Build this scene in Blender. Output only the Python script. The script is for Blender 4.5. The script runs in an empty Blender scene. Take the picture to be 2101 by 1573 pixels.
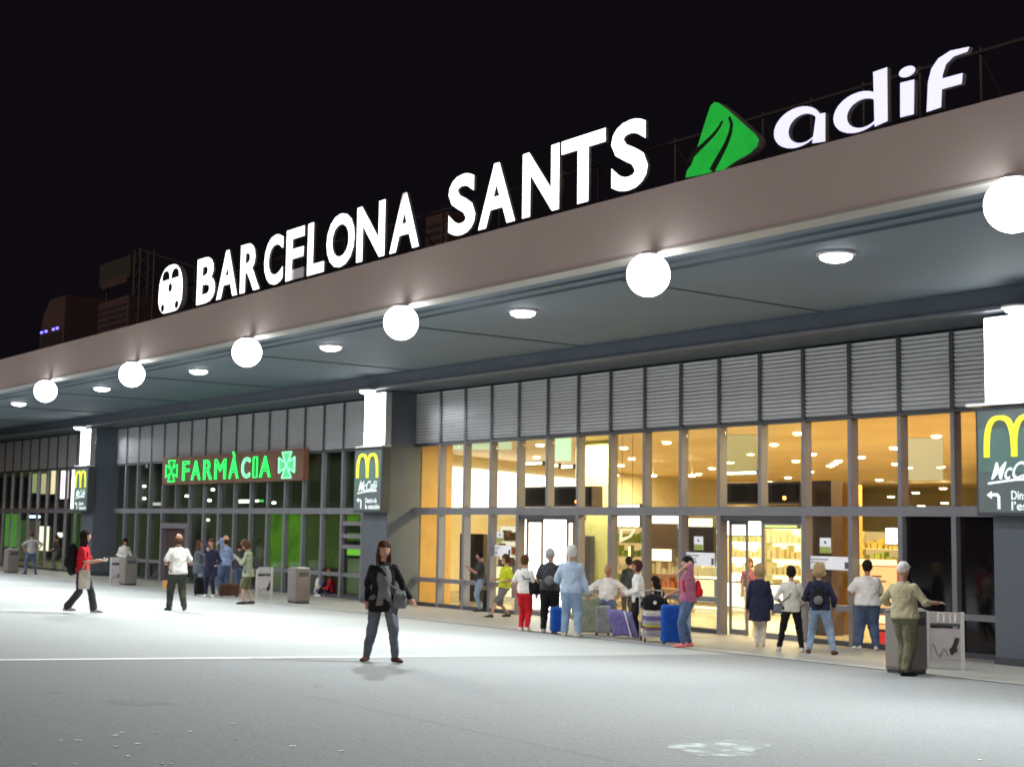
import bpy, bmesh, math, random
from mathutils import Vector, Matrix, Euler
random.seed(7)
SC = bpy.context.scene
COL = SC.collection

# ---------------------------------------------------------------- camera, sky, exposure
CZ = 2.344                       # camera height above the foot of the facade
FPX, CX, CY = 2912.573, 1050.5, 786.5
YAW, PIT, ROL = 0.920966904, 0.100332975, 0.0147946712
_f = Vector((-math.sin(YAW)*math.cos(PIT), math.cos(YAW)*math.cos(PIT), math.sin(PIT)))
_r = Vector((math.cos(YAW), math.sin(YAW), 0)); _u = _r.cross(_f)
R2 = _r*math.cos(ROL) + _u*math.sin(ROL); U2 = -_r*math.sin(ROL) + _u*math.cos(ROL)
cam_d = bpy.data.cameras.new('camera'); cam = bpy.data.objects.new('camera', cam_d); COL.objects.link(cam)
cam.matrix_world = Matrix(((R2.x, U2.x, -_f.x, 0), (R2.y, U2.y, -_f.y, 0), (R2.z, U2.z, -_f.z, CZ), (0, 0, 0, 1)))
cam_d.sensor_width = 36; cam_d.lens = 36*FPX/2101; cam_d.clip_start = .1; cam_d.clip_end = 2000
SC.camera = cam
cam_d.dof.use_dof = True; cam_d.dof.focus_distance = 7; cam_d.dof.aperture_fstop = 7.0   # the phone focused short: everything a little soft
SC.view_settings.view_transform = 'Standard'; SC.view_settings.look = 'None'
SC.view_settings.gamma = 1; SC.view_settings.exposure = 0.0; SC.view_settings.use_curve_mapping = False
SC.cycles.use_denoising = True
SC.cycles.max_bounces = 6; SC.cycles.diffuse_bounces = 4; SC.cycles.glossy_bounces = 3; SC.cycles.transparent_max_bounces = 12
SC.cycles.sample_clamp_indirect = 4; SC.cycles.caustics_reflective = False; SC.cycles.caustics_refractive = False
SC.cycles.use_adaptive_sampling = True
W = bpy.data.worlds.new('World'); SC.world = W; W.use_nodes = True
nt = W.node_tree; bg = nt.nodes['Background']
bg.inputs[0].default_value = (0.0042, 0.0034, 0.0048, 1); bg.inputs[1].default_value = 1.0
# the glow of the town behind the camera: a wide, weak, pinkish light
sd = bpy.data.lights.new('town_glow', 'SUN'); sd.energy = 1.0; sd.angle = math.radians(40); sd.color = (1, .80, .70)
so = bpy.data.objects.new('town_glow', sd); COL.objects.link(so)
so.rotation_euler = Vector((-.35, .90, -.25)).to_track_quat('-Z', 'Y').to_euler()

GS = 0.0355                      # the plaza falls gently towards the station
YF = 23.4                        # facade plane
def gz(y): return (YF-y)*GS
def ray(px, py): return _f + R2*((px-CX)/FPX) - U2*((py-CY)/FPX)
def at(px, py, Y=YF):
    d = ray(px, py); return Vector((0, 0, CZ)) + d*(Y/d.y)
def atz(px, py, Z):
    d = ray(px, py); return Vector((0, 0, CZ)) + d*((Z-CZ)/d.z)
def gnd(px, py):
    d = ray(px, py); t = (YF*GS - CZ)/(d.z + GS*d.y); return Vector((0, 0, CZ)) + d*t

# ---------------------------------------------------------------- materials
MATS = {}
def mat(name, col, rough=.6, metal=0., em=None, es=0., var=0., vs=4., bump=0., bs=40., spec=None, coat=0.):
    if name in MATS: return MATS[name]
    m = bpy.data.materials.new(name); m.use_nodes = True; t = m.node_tree; n = t.nodes; l = t.links
    b = n['Principled BSDF']; b.inputs['Base Color'].default_value = (*col, 1)
    b.inputs['Roughness'].default_value = rough; b.inputs['Metallic'].default_value = metal
    if spec is not None: b.inputs['Specular IOR Level'].default_value = spec
    if coat: b.inputs['Coat Weight'].default_value = coat
    if em: b.inputs['Emission Color'].default_value = (*em, 1); b.inputs['Emission Strength'].default_value = es
    tc = n.new('ShaderNodeTexCoord')
    if var:
        no = n.new('ShaderNodeTexNoise'); no.inputs['Scale'].default_value = vs; no.inputs['Detail'].default_value = 5
        l.new(tc.outputs['Object'], no.inputs['Vector'])
        mr = n.new('ShaderNodeMapRange'); mr.inputs[1].default_value = .3; mr.inputs[2].default_value = .7
        mr.inputs[3].default_value = 1-var; mr.inputs[4].default_value = 1+var
        l.new(no.outputs['Fac'], mr.inputs[0])
        mx = n.new('ShaderNodeVectorMath'); mx.operation = 'SCALE'; mx.inputs[0].default_value = col
        l.new(mr.outputs[0], mx.inputs['Scale']); l.new(mx.outputs[0], b.inputs['Base Color'])
        if em:
            me_ = n.new('ShaderNodeMath'); me_.operation = 'MULTIPLY'; me_.inputs[1].default_value = es; l.new(mr.outputs[0], me_.inputs[0]); l.new(me_.outputs[0], b.inputs['Emission Strength'])
    if bump:
        nb = n.new('ShaderNodeTexNoise'); nb.inputs['Scale'].default_value = bs; nb.inputs['Detail'].default_value = 4
        l.new(tc.outputs['Object'], nb.inputs['Vector'])
        bp = n.new('ShaderNodeBump'); bp.inputs['Strength'].default_value = bump; bp.inputs['Distance'].default_value = .02
        l.new(nb.outputs['Fac'], bp.inputs['Height']); l.new(bp.outputs[0], b.inputs['Normal'])
    MATS[name] = m; return m
def cloth(name, col, rough=.85): return mat('cloth_'+name, col, rough, var=.16, vs=9, bump=.9, bs=14, spec=.2)
def glow(name, col, s): return mat(name, (.02, .02, .02), .5, em=col, es=s)
def glass_mat(name, tint=(1, 1, 1), refl=.5):
    m = bpy.data.materials.new(name); m.use_nodes = True; t = m.node_tree; n = t.nodes; l = t.links
    n.remove(n['Principled BSDF']); o = n['Material Output']
    tr = n.new('ShaderNodeBsdfTransparent'); tr.inputs[0].default_value = (*tint, 1)
    gl = n.new('ShaderNodeBsdfGlossy'); gl.inputs['Roughness'].default_value = .02
    gl.inputs['Color'].default_value = (.9, .95, .95, 1)
    lw = n.new('ShaderNodeLayerWeight'); lw.inputs['Blend'].default_value = .5
    pw = n.new('ShaderNodeMath'); pw.operation = 'POWER'; pw.inputs[1].default_value = 5; l.new(lw.outputs['Facing'], pw.inputs[0])
    ad = n.new('ShaderNodeMath'); ad.operation = 'MULTIPLY_ADD'; ad.inputs[1].default_value = .96; ad.inputs[2].default_value = .045; l.new(pw.outputs[0], ad.inputs[0])
    mu = n.new('ShaderNodeMath'); mu.operation = 'MULTIPLY'; mu.inputs[1].default_value = refl; l.new(ad.outputs[0], mu.inputs[0])
    mx = n.new('ShaderNodeMixShader'); l.new(mu.outputs[0], mx.inputs[0]); l.new(tr.outputs[0], mx.inputs[1]); l.new(gl.outputs[0], mx.inputs[2])
    l.new(mx.outputs[0], o.inputs[0]); MATS[name] = m; return m

M_frame = mat('painted_aluminium', (.22, .22, .245), .45, .2, var=.06)
M_frame_dark = mat('dark_painted_steel', (.07, .075, .085), .5, .2, var=.08)
M_louvre = mat('louvre_metal', (.74, .75, .78), .32, .15, var=.05, vs=2)
M_pillar = mat('blue_grey_cladding', (.105, .125, .155), .55, var=.08, vs=1.2)
M_fascia = mat('fascia_cladding', (.43, .375, .365), .75, var=.05, vs=.5, bump=.1, bs=8)
M_soffit = mat('soffit_paint', (.145, .19, .235), .7, var=.06, vs=.4)
M_trim = mat('edge_trim_metal', (.42, .42, .41), .5, .3)
M_roof = mat('roof_felt', (.06, .052, .05), .9, var=.3, vs=1)
M_glass = glass_mat('clear_glass', (.97, .98, .97), .75)
M_glass_dark = glass_mat('tinted_glass', (.80, .84, .80), 1.0)

# ---------------------------------------------------------------- mesh helpers
class MB:
    def __init__(s): s.v = []; s.f = []
    def add(s, vs, fs):
        k = len(s.v); s.v += [tuple(v) for v in vs]; s.f += [tuple(i+k for i in f) for f in fs]; return s
    def box(s, x0, x1, y0, y1, z0, z1, M=None):
        v = [Vector(p) for p in ((x0,y0,z0),(x1,y0,z0),(x1,y1,z0),(x0,y1,z0),(x0,y0,z1),(x1,y0,z1),(x1,y1,z1),(x0,y1,z1))]
        if M: v = [M @ p for p in v]
        return s.add(v, [(0,3,2,1),(4,5,6,7),(0,1,5,4),(1,2,6,5),(2,3,7,6),(3,0,4,7)])
    def tube(s, a, b, r, r2=None, n=8, cap=True):
        a = Vector(a); b = Vector(b); r2 = r if r2 is None else r2
        q = (b-a).to_track_quat('Z', 'Y'); vs = []
        for P, rr in ((a, r), (b, r2)):
            for i in range(n):
                t = 2*math.pi*i/n; vs.append(P + q @ Vector((rr*math.cos(t), rr*math.sin(t), 0)))
        fs = [(i, (i+1) % n, n+(i+1) % n, n+i) for i in range(n)]
        if cap: fs += [tuple(range(n-1, -1, -1)), tuple(range(n, 2*n))]
        return s.add(vs, fs)
    def path(s, pts, r, n=6):
        for a, b in zip(pts[:-1], pts[1:]): s.tube(a, b, r, n=n)
        return s
    def lathe(s, prof, c=(0,0,0), n=20, q=None):
        vs = []
        for (r, z) in prof:
            for i in range(n):
                t = 2*math.pi*i/n; p = Vector((r*math.cos(t), r*math.sin(t), z))
                vs.append((q @ p if q else p) + Vector(c))
        fs = []
        for k in range(len(prof)-1):
            for i in range(n):
                j = (i+1) % n; fs.append((k*n+i, k*n+j, (k+1)*n+j, (k+1)*n+i))
        fs += [tuple(range(n-1, -1, -1)), tuple(range((len(prof)-1)*n, len(prof)*n))]
        return s.add(vs, fs)
    def prism(s, pts, d0, d1, M=None):
        """outline in x,z; thick along y from d0 to d1"""
        n = len(pts); vs = [Vector((x, d0, z)) for x, z in pts] + [Vector((x, d1, z)) for x, z in pts]
        if M: vs = [M @ p for p in vs]
        return s.add(vs, [tuple(range(n)), tuple(range(2*n-1, n-1, -1))] + [(i, n+i, n+(i+1) % n, (i+1) % n) for i in range(n)])
    def ring(s, outer, inner, d0, d1, M=None):
        """closed band between two outlines of the same count, x,z; thick along y"""
        n = len(outer); vs = []
        for d in (d0, d1):
            vs += [Vector((x, d, z)) for x, z in outer] + [Vector((x, d, z)) for x, z in inner]
        if M: vs = [M @ p for p in vs]
        fs = []
        for i in range(n):
            j = (i+1) % n
            fs += [(i, j, n+j, n+i), (2*n+i, 3*n+i, 3*n+j, 2*n+j), (i, 2*n+i, 2*n+j, j), (n+i, n+j, 3*n+j, 3*n+i)]
        return s.add(vs, fs)
    def ellip(s, c, r, M=None, n=12, m=8):
        vs = []; c = Vector(c)
        for k in range(1, m):
            ph = math.pi*k/m
            for i in range(n):
                t = 2*math.pi*i/n
                vs.append(Vector((r[0]*math.sin(ph)*math.cos(t), r[1]*math.sin(ph)*math.sin(t), r[2]*math.cos(ph))))
        vs += [Vector((0, 0, r[2])), Vector((0, 0, -r[2]))]
        fs = []
        for k in range(m-2):
            for i in range(n):
                j = (i+1) % n; fs.append((k*n+i, (k+1)*n+i, (k+1)*n+j, k*n+j))
        T, B = (m-1)*n, (m-1)*n+1
        fs += [(T, i, (i+1) % n) for i in range(n)] + [(B, (m-2)*n+(i+1) % n, (m-2)*n+i) for i in range(n)]
        return s.add([(M @ v if M else v) + c for v in vs], fs)
    def loft(s, rings, n=16):
        """rings of (centre, x-axis vector, y-axis vector)"""
        vs = []
        for c, ax, ay in rings:
            for i in range(n):
                t = 2*math.pi*i/n; vs.append(Vector(c) + Vector(ax)*math.cos(t) + Vector(ay)*math.sin(t))
        fs = []
        for k in range(len(rings)-1):
            for i in range(n):
                j = (i+1) % n; fs.append((k*n+i, k*n+j, (k+1)*n+j, (k+1)*n+i))
        fs += [tuple(range(n-1, -1, -1)), tuple(range((len(rings)-1)*n, len(rings)*n))]
        return s.add(vs, fs)
    def mesh(s, name, m=None, smooth=False):
        me = bpy.data.meshes.new(name); me.from_pydata(s.v, [], s.f); me.update()
        bm = bmesh.new(); bm.from_mesh(me); bmesh.ops.recalc_face_normals(bm, faces=bm.faces); bm.to_mesh(me); bm.free()
        if m: me.materials.append(m)
        if smooth:
            for p in me.polygons: p.use_smooth = True
        return me
    def obj(s, name, m=None, parent=None, smooth=False, loc=None, bevel=0):
        o = link(name, s.mesh(name, m, smooth), parent)
        if loc is not None: o.location = loc
        if bevel:
            b = o.modifiers.new('bevel', 'BEVEL'); b.width = bevel; b.segments = 2; b.limit_method = 'ANGLE'
        return o
def link(name, me, parent=None):
    o = bpy.data.objects.new(name, me); COL.objects.link(o)
    if parent: o.parent = parent
    return o
def tag(o, label=None, cat=None, group=None, kind=None):
    if label: o['label'] = label
    if cat: o['category'] = cat
    if group: o['group'] = group
    if kind: o['kind'] = kind
    return o
def thing(name, label, cat, loc=(0, 0, 0), rz=0, group=None):
    o = bpy.data.objects.new(name, None); COL.objects.link(o); o.location = loc; o.rotation_euler = (0, 0, rz)
    o.empty_display_size = .2
    return tag(o, label, cat, group)
def dup(root, loc=None, rz=None, label=None):
    r = root.copy(); COL.objects.link(r)
    if loc is not None: r.location = loc
    if rz is not None: r.rotation_euler = (0, 0, rz)
    if label: r['label'] = label
    for ch in list(root.children):
        c = ch.copy(); COL.objects.link(c); c.parent = r
        for g in list(ch.children):
            d = g.copy(); COL.objects.link(d); d.parent = c
    return r
_tc = {}
def text_mesh(txt, key, size=1., ext=.03, off=0., shear=0., tube=0.):
    k = (txt, key)
    if k in _tc: return _tc[k]
    cu = bpy.data.curves.new('t', 'FONT'); cu.body = txt; cu.size = size; cu.shear = shear; cu.resolution_u = 4
    if tube: cu.fill_mode = 'NONE'; cu.bevel_depth = tube; cu.bevel_resolution = 1
    else: cu.extrude = ext; cu.offset = off
    o = bpy.data.objects.new('t', cu); COL.objects.link(o)
    bpy.context.view_layer.update()
    me = bpy.data.meshes.new_from_object(o.evaluated_get(bpy.context.evaluated_depsgraph_get()))
    bpy.data.objects.remove(o); me.name = 'lettering'
    # stand the letters up: x stays, y -> z, z -> -y
    me.transform(Matrix(((1, 0, 0, 0), (0, 0, -1, 0), (0, 1, 0, 0), (0, 0, 0, 1)))); me.materials.clear()
    _tc[k] = me; return me
def bounds(me):
    xs = [v.co.x for v in me.vertices]; zs = [v.co.z for v in me.vertices]; return min(xs), max(xs), min(zs), max(zs)
def put_text(txt, m, x0, x1, z0, z1, y, parent, name='lettering', **k):
    """lettering as one flat relief fitted into a rectangle (flat print)"""
    me = text_mesh(txt, name+str(k), **k).copy(); a, b, c, d = bounds(me)
    me.transform(Matrix.Translation((x0, y, z0)) @ Matrix.Diagonal(((x1-x0)/(b-a), 1, (z1-z0)/(d-c), 1)) @ Matrix.Translation((-a, 0, -c)))
    me.materials.append(m); return link(name, me, parent)

# ---------------------------------------------------------------- ground
def ground_mat(name, col, rough, var, scale, grain=.05, bump=.25, spots=0.):
    m = bpy.data.materials.new(name); m.use_nodes = True; t = m.node_tree; n = t.nodes; l = t.links; b = n['Principled BSDF']
    tc = n.new('ShaderNodeTexCoord'); src = tc.outputs['Object']
    def noise(s, d=6):
        q = n.new('ShaderNodeTexNoise'); q.inputs['Scale'].default_value = s; q.inputs['Detail'].default_value = d; l.new(src, q.inputs['Vector']); return q.outputs['Fac']
    def rng(x, a, b_, c, d):
        q = n.new('ShaderNodeMapRange'); q.inputs[1].default_value = a; q.inputs[2].default_value = b_; q.inputs[3].default_value = c; q.inputs[4].default_value = d; l.new(x, q.inputs[0]); return q.outputs[0]
    def mul(a, b_):
        q = n.new('ShaderNodeMath'); q.operation = 'MULTIPLY'; l.new(a, q.inputs[0]); l.new(b_, q.inputs[1]); return q.outputs[0]
    v = mul(rng(noise(.35), .35, .65, 1-var, 1+var), rng(noise(3), .3, .7, 1-var*.7, 1+var*.7))
    v = mul(v, rng(noise(45, 2), .3, .7, 1-grain, 1+grain)); v = mul(v, rng(noise(140, 2), .3, .7, 1-grain, 1+grain))
    if spots:
        vo = n.new('ShaderNodeTexVoronoi'); vo.inputs['Scale'].default_value = 1.1; l.new(src, vo.inputs['Vector'])
        v = mul(v, rng(vo.outputs['Distance'], .02, .07, .55, 1))
    sc = n.new('ShaderNodeVectorMath'); sc.operation = 'SCALE'; sc.inputs[0].default_value = col; l.new(v, sc.inputs['Scale']); l.new(sc.outputs[0], b.inputs['Base Color'])
    b.inputs['Roughness'].default_value = rough; b.inputs['Specular IOR Level'].default_value = .35
    bp = n.new('ShaderNodeBump'); bp.inputs['Strength'].default_value = bump; bp.inputs['Distance'].default_value = .01
    l.new(noise(60, 3), bp.inputs['Height']); l.new(bp.outputs[0], b.inputs['Normal']); return m
M_asphalt = ground_mat('worn_asphalt', (.218, .224, .230), .85, .022, 1, grain=.22, bump=.30)
M_concrete = ground_mat('pale_concrete', (.34, .352, .352), .85, .02, 1, grain=.16, bump=.2)
M_walk = ground_mat('polished_paving', (.40, .385, .35), .42, .04, 1, bump=.03)
def sheet(name, pts, m, dz=0., kind='structure'):
    me = bpy.data.meshes.new(name); me.from_pydata([(x, y, gz(y)+dz) for x, y in pts], [], [tuple(range(len(pts)))]); me.materials.append(m)
    me.update()
    if me.polygons[0].normal.z < 0: me.flip_normals()
    return tag(link(name, me), kind=kind)
sheet('ground', [(-900, -900), (900, -900), (900, 18.9), (-900, 18.9)], M_concrete, -.008)
sheet('asphalt_lane', [(-17.75, -400), (300, -400), (300, 18.4), (-17.75, 18.4)], M_asphalt, -.002)
sheet('walkway', [(-300, 18.7), (200, 18.7), (200, YF+.3), (-300, YF+.3)], M_walk, 0)
M_line = mat('road_paint', (.75, .76, .74), .6, var=.15, vs=6, bump=.2)
M_kerbline = mat('kerb_stone', (.52, .52, .5), .6, var=.12, vs=5)
sheet('painted_line', [(-17.98, -60), (-17.82, -60), (-17.72, 12.4), (-17.88, 12.4)], M_line, .003)
sheet('painted_line', [(-29.6, -60), (-29.45, -60), (-29.45, 12.6), (-29.6, 12.6)], M_line, .003)
sheet('walkway_edge', [(-300, 18.6), (200, 18.6), (200, 18.78), (-300, 18.78)], M_kerbline, .006)
# a repaired seam running parallel to the facade, and stains with their own outline
def blob(name, c, rx, ry, m, dz=.006, n=34, jag=.25, seed=1, gap=False):
    rr = random.Random(seed); pts = []
    for i in range(n):
        t = 2*math.pi*i/n; k = 1 + jag*(rr.random()-.5)*2
        pts.append((c[0]+rx*k*math.cos(t), c[1]+ry*k*math.sin(t)))
    return sheet(name, pts, m, dz)
M_seam = mat('tar_seam', (.175, .178, .182), .8, var=.2, vs=2)
sheet('tar_seam', [(-15.5, 7.48), (-12, 7.455), (-9, 7.42), (30, 7.2), (30, 7.165), (-9, 7.385), (-12, 7.43), (-15.5, 7.47)], M_seam, -.0004)
M_stain = ground_mat('dark_stain', (.185, .19, .195), .85, .04, 1, grain=.22, bump=.3)
def spot(name, cx, cy, wx, wy, m, seed, jag=.18, dz=-.0004, n=40):
    """a flat patch with an uneven outline, laid on the ground"""
    rr = random.Random(seed); k = [rr.uniform(-1, 1) for _ in range(8)]; pts = []
    for i in range(n):
        t = 2*math.pi*i/n; r = 1+jag*(k[0]*math.sin(2*t+k[1])+k[2]*math.sin(3*t+k[3])*.7+k[4]*math.sin(5*t+k[5])*.5+k[6]*math.sin(9*t)*.25)
        g = gnd(cx+wx*r*math.cos(t), cy+wy*r*math.sin(t)); pts.append((g.x, g.y))
    return sheet(name, pts, m, dz)
spot('ground_stain', 280, 1441, 48, 6, M_stain, 2, .4); spot('ground_stain', 113, 1421, 17, 2.4, M_stain, 3, .3); spot('ground_stain', 652, 1407, 9, 2.2, M_stain, 4, .3)
M_patch = bpy.data.materials.new('chalky_paint'); M_patch.use_nodes = True; _t = M_patch.node_tree; _n = _t.nodes
_tq = _n.new('ShaderNodeTexCoord'); _no = _n.new('ShaderNodeTexNoise'); _no.inputs['Scale'].default_value = 5.5; _no.inputs['Detail'].default_value = 6; _t.links.new(_tq.outputs['Object'], _no.inputs['Vector'])
_cr = _n.new('ShaderNodeValToRGB'); _cr.color_ramp.elements[0].position = .47; _cr.color_ramp.elements[0].color = (.222, .228, .234, 1); _cr.color_ramp.elements[1].position = .66; _cr.color_ramp.elements[1].color = (.46, .54, .50, 1)
_t.links.new(_no.outputs['Fac'], _cr.inputs[0]); _t.links.new(_cr.outputs[0], _n['Principled BSDF'].inputs['Base Color']); _n['Principled BSDF'].inputs['Roughness'].default_value = .85
spot('paint_stain', 1478, 1534, 96, 17, M_patch, 9, .22)
lit = MB()
rr = random.Random(5)
for px, py in [(250, 1502), (236, 1508), (282, 1525), (238, 1531), (262, 1550), (332, 1566), (352, 1567), (478, 1484), (322, 1503), (160, 1518), (125, 1518), (70, 1567), (155, 1567), (2010, 1558), (484, 1516), (390, 1500), (600, 1530), (700, 1540)]:
    g = gnd(px, py); a = rr.random()*3; s = rr.uniform(.012, .026)
    M = Matrix.Translation((g.x, g.y, g.z)) @ Matrix.Rotation(a, 4, 'Z'); lit.box(-s, s, -s*.6, s*.6, .0, .004, M)
tag(lit.obj('litter', mat('white_litter', (.9, .9, .88), .7)), 'tiny pale flecks of litter scattered over the grey plaza', 'litter', kind='stuff')

# ---------------------------------------------------------------- the station building
B = thing('station_building', 'long station building with louvred glass front, deep canopy and blue-grey pillars', 'station')
def part(name, m, fn, bevel=0, parent=B, smooth=False):
    mb = MB(); fn(mb); return mb.obj(name, m, parent, smooth=smooth, bevel=bevel)
XL, XR = -112., 14.
ZT = 7.54                         # top of the fascia
YC = 14.64                        # front of the canopy
part('fascia', M_fascia, lambda b: b.box(XL, XR, YC, YC+.35, 6.56, ZT))
part('fascia_edge_trim', M_trim, lambda b: (b.box(XL, XR, YC-.02, YC+.36, 6.525, 6.557)))
part('gutter', M_frame_dark, lambda b: b.box(XL, XR, YC+.36, YC+.62, 6.62, 6.70))
part('canopy_soffit', M_soffit, lambda b: b.box(XL, XR, YC+.36, YF+1.2, 6.70, 6.78))
part('canopy_roof', M_roof, lambda b: b.box(XL, XR, YC+.355, 60, 7.30, 7.40))
for Yr in (15.9, 16.35):
    part('soffit_track', mat('soffit_joint_grey2', (.085, .105, .125), .7), lambda b: b.box(XL, XR, Yr, Yr+.035, 6.655, 6.698))
for Xs in [-70.7+7.45*i for i in range(11)]:
    part('soffit_joint', mat('soffit_joint_grey', (.085, .11, .135), .7), lambda b: b.box(Xs-.010, Xs+.010, 16.5, 21.9, 6.675, 6.699))
part('bulkhead', M_pillar, lambda b: b.box(XL, XR, 22.0, YF+.6, 6.30, 6.695))
part('bulkhead_lip', M_frame, lambda b: b.box(XL, XR, 21.93, 21.997, 6.30, 6.36))

PITCH = 1.26
bay1 = [-34.22+1.2535*i for i in range(16)]                       # to -15.4
bay2 = [-57.65+1.279*i for i in range(16)]
bay2 = [x for x in bay2]
bay3 = [-60.9-1.27*i for i in range(16)][::-1]
bay0 = [-12.2+1.26*i for i in range(16)]
bays = [(-15.18-20.35, -15.18, bay1), (-58.75, -36.89, bay2), (-81.4, -60.1, bay3), (-13.8, 8.5, bay0)]
ZL0, ZL1 = 4.74, 6.27
NS = 17; SP = (ZL1-ZL0-.04)/NS
slat_prof = [(0, 0), (.012, -.004), (.085, .052), (.085, .066), (.07, .066), (0, .012)]
def slat_mesh(w):
    mb = MB(); pts = [(-.045, .067), (-.045, .057), (-.038, .051), (.0, .0), (.010, .0), (-.03, .067)]
    vs = [(0, y, z) for y, z in pts] + [(w, y, z) for y, z in pts]; n = len(pts)
    mb.add(vs, [tuple(range(n)), tuple(range(2*n-1, n-1, -1))] + [(i, n+i, n+(i+1) % n, (i+1) % n) for i in range(n)])
    return mb
n_slat = 0; rest = MB()
_sm = {}
for bi, (xa, xb, mx) in enumerate(bays):
    edges = [xa] + [x for x in mx if xa+.2 < x < xb-.2] + [xb]
    part('louvre_backing', mat('louvre_backing_grey', (.22, .22, .24), .6), lambda b: b.box(xa, xb, YF+.10, YF+.14, ZL0, ZL1))
    part('louvre_sill', M_frame_dark, lambda b: b.box(xa, xb, YF-.02, YF+.2, ZL0-.07, ZL0-.003))
    for i, (a, b_) in enumerate(zip(edges[:-1], edges[1:])):
        x0 = a + (.045 if i else 0); w = b_-.045-x0 if i < len(edges)-2 else b_-x0
        key = round(w, 3)
        for s in range(NS):
            z = ZL0 + .03 + s*SP
            if bi == 0 or (bi == 1 and i >= len(edges)-2-1 and n_slat < 300):
                if key not in _sm: _sm[key] = slat_mesh(w).mesh('slat', M_louvre)
                if n_slat < 300:
                    o = link('slat', _sm[key], B); o.location = (x0, YF+.05, z); n_slat += 1; continue
            mb = slat_mesh(w); rest.add([(v[0]+x0, v[1]+YF+.05, v[2]+z) for v in mb.v], mb.f)
    for x in mx:
        if not (xa+.2 < x < xb-.2): continue
        part('mullion_cover', M_frame_dark, lambda b: b.box(x-.045, x+.045, YF-.015, YF+.098, ZL0+.002, ZL1))
tag(rest.obj('slat', M_louvre, B), kind='stuff')

def glazing(x, z0, z1, m=M_glass, x2=None, name='window_pane', y=YF+.16):
    if m is M_glass_dark: y = YF+.11
    return part(name, m, lambda b: b.box(x, x2, y, y+.012, z0, z1))
def mull(x, z0, z1, w=.045, name='mullion', dp=.22):
    return part(name, M_frame, lambda b: b.box(x-w, x+w, YF-.02, YF+dp, z0, z1), bevel=.006)
ZTR0, ZTR1 = 2.66, 2.86
# bay 1: the hall
xa, xb, mx = bays[0]; E1 = [xa] + [x for x in mx if xa < x < xb-.1] + [xb]
part('transom', M_frame, lambda b: b.box(xa, xb, YF-.0, YF+.2, ZTR0, ZTR1))
doors1 = {(3, 5), (5, 6), (9, 11)}         # pairs of mullion numbers that frame doors
nolow = {4, 10}
for i, x in enumerate(E1[1:-1], 1):
    mull(x, ZTR1+.0, ZL0-.072)
    if i-1 not in (4-0, 10-0): pass
    k = i-1
    if k not in nolow: mull(x, -.02, ZTR0, .055)
for i in range(len(E1)-1):
    glazing(E1[i]+.05, ZTR1, ZL0-.07, M_glass, E1[i+1]-.05)
M_black = mat('black_back_painted_glass', (.006, .005, .007), .06)
for i in range(len(E1)-1):
    a, b_ = E1[i]+.055, E1[i+1]-.055; k0 = i-1
    if k0 in (3, 4, 9, 10): continue
    last = i >= len(E1)-4
    part('mid_rail', M_frame, lambda b: b.box(a, b_, YF+.02, YF+.2, .70, .82))
    part('sill', M_frame_dark, lambda b: b.box(a, b_, YF, YF+.2, -.02, .10))
    if last:
        part('black_panel', M_black, lambda b: b.box(a, b_, YF+.12, YF+.17, .82, ZTR0)); part('black_panel', M_black, lambda b: b.box(a, b_, YF+.12, YF+.17, .10, .70))
    else:
        glazing(a, .82, ZTR0, M_glass, b_); glazing(a, .10, .70, M_glass, b_)
def door(x0, x1, y=YF+.1, m=M_glass):
    """a glazed door leaf with rails and handle"""
    f = MB(); w = .05
    f.box(x0, x0+w, y, y+.05, .0, ZTR0-.12); f.box(x1-w, x1, y, y+.05, .0, ZTR0-.12)
    f.box(x0+w, x1-w, y+.002, y+.048, 0, .12); f.box(x0+w, x1-w, y+.002, y+.048, ZTR0-.2, ZTR0-.12)
    d = f.obj('door', M_frame, B)
    MB().box(x0+w, x1-w, y+.02, y+.03, .12, ZTR0-.2).obj('pane', m, d)
    h = MB(); h.tube((x1-w-.04, y-.05, .85), (x1-w-.04, y-.05, 1.25), .014); h.tube((x1-w-.04, y-.05, .88), (x1-w-.04, y, .88), .01); h.tube((x1-w-.04, y-.05, 1.22), (x1-w-.04, y, 1.22), .01)
    h.obj('handle', M_trim, d)
m1 = [x for x in mx]
# sliding doors stand half open: leaves slid aside
door(m1[3]+.06, m1[3]+.75, YF+.26); door(m1[5]-.75, m1[5]-.06, YF+.26)
door(m1[9]+.06, m1[9]+.62, YF+.26); door(m1[10]-.05, m1[11]-.06, YF+.1)
for a, b_ in ((m1[3], m1[5]), (m1[9], m1[11])):
    part('door_head', M_frame_dark, lambda b: b.box(a+.05, b_-.05, YF+.02, YF+.34, ZTR0-.12, ZTR0-.003))

# bay 2: the pharmacy
xa, xb, mx = bays[1]; E2 = [xa] + [x for x in mx if xa < x < xb-.1] + [xb]
part('transom', M_frame, lambda b: b.box(xa, xb, YF-.0, YF+.2, ZTR0, ZTR1))
for i, x in enumerate(E2[1:-1], 1):
    mull(x, ZTR1, ZL0-.072, .05, dp=.13)
    if i != 5: mull(x, -.02, ZTR0, .06, dp=.13)
for i in range(len(E2)-1):
    a, b_ = E2[i]+.055, E2[i+1]-.055
    glazing(a, ZTR1, ZL0-.07, M_glass_dark, b_)
    if i in (4, 5): continue
    part('mid_rail', M_frame, lambda b: b.box(a, b_, YF+.02, YF+.2, .68, .80))
    part('sill', M_frame_dark, lambda b: b.box(a, b_, YF, YF+.2, -.02, .10))
    glazing(a, .80, ZTR0, M_glass_dark, b_); glazing(a, .10, .68, M_glass_dark, b_)
x0, x1 = E2[4]+.06, E2[6]-.06
glazing(x0, 2.3, ZTR0, M_glass_dark, x1)
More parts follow.
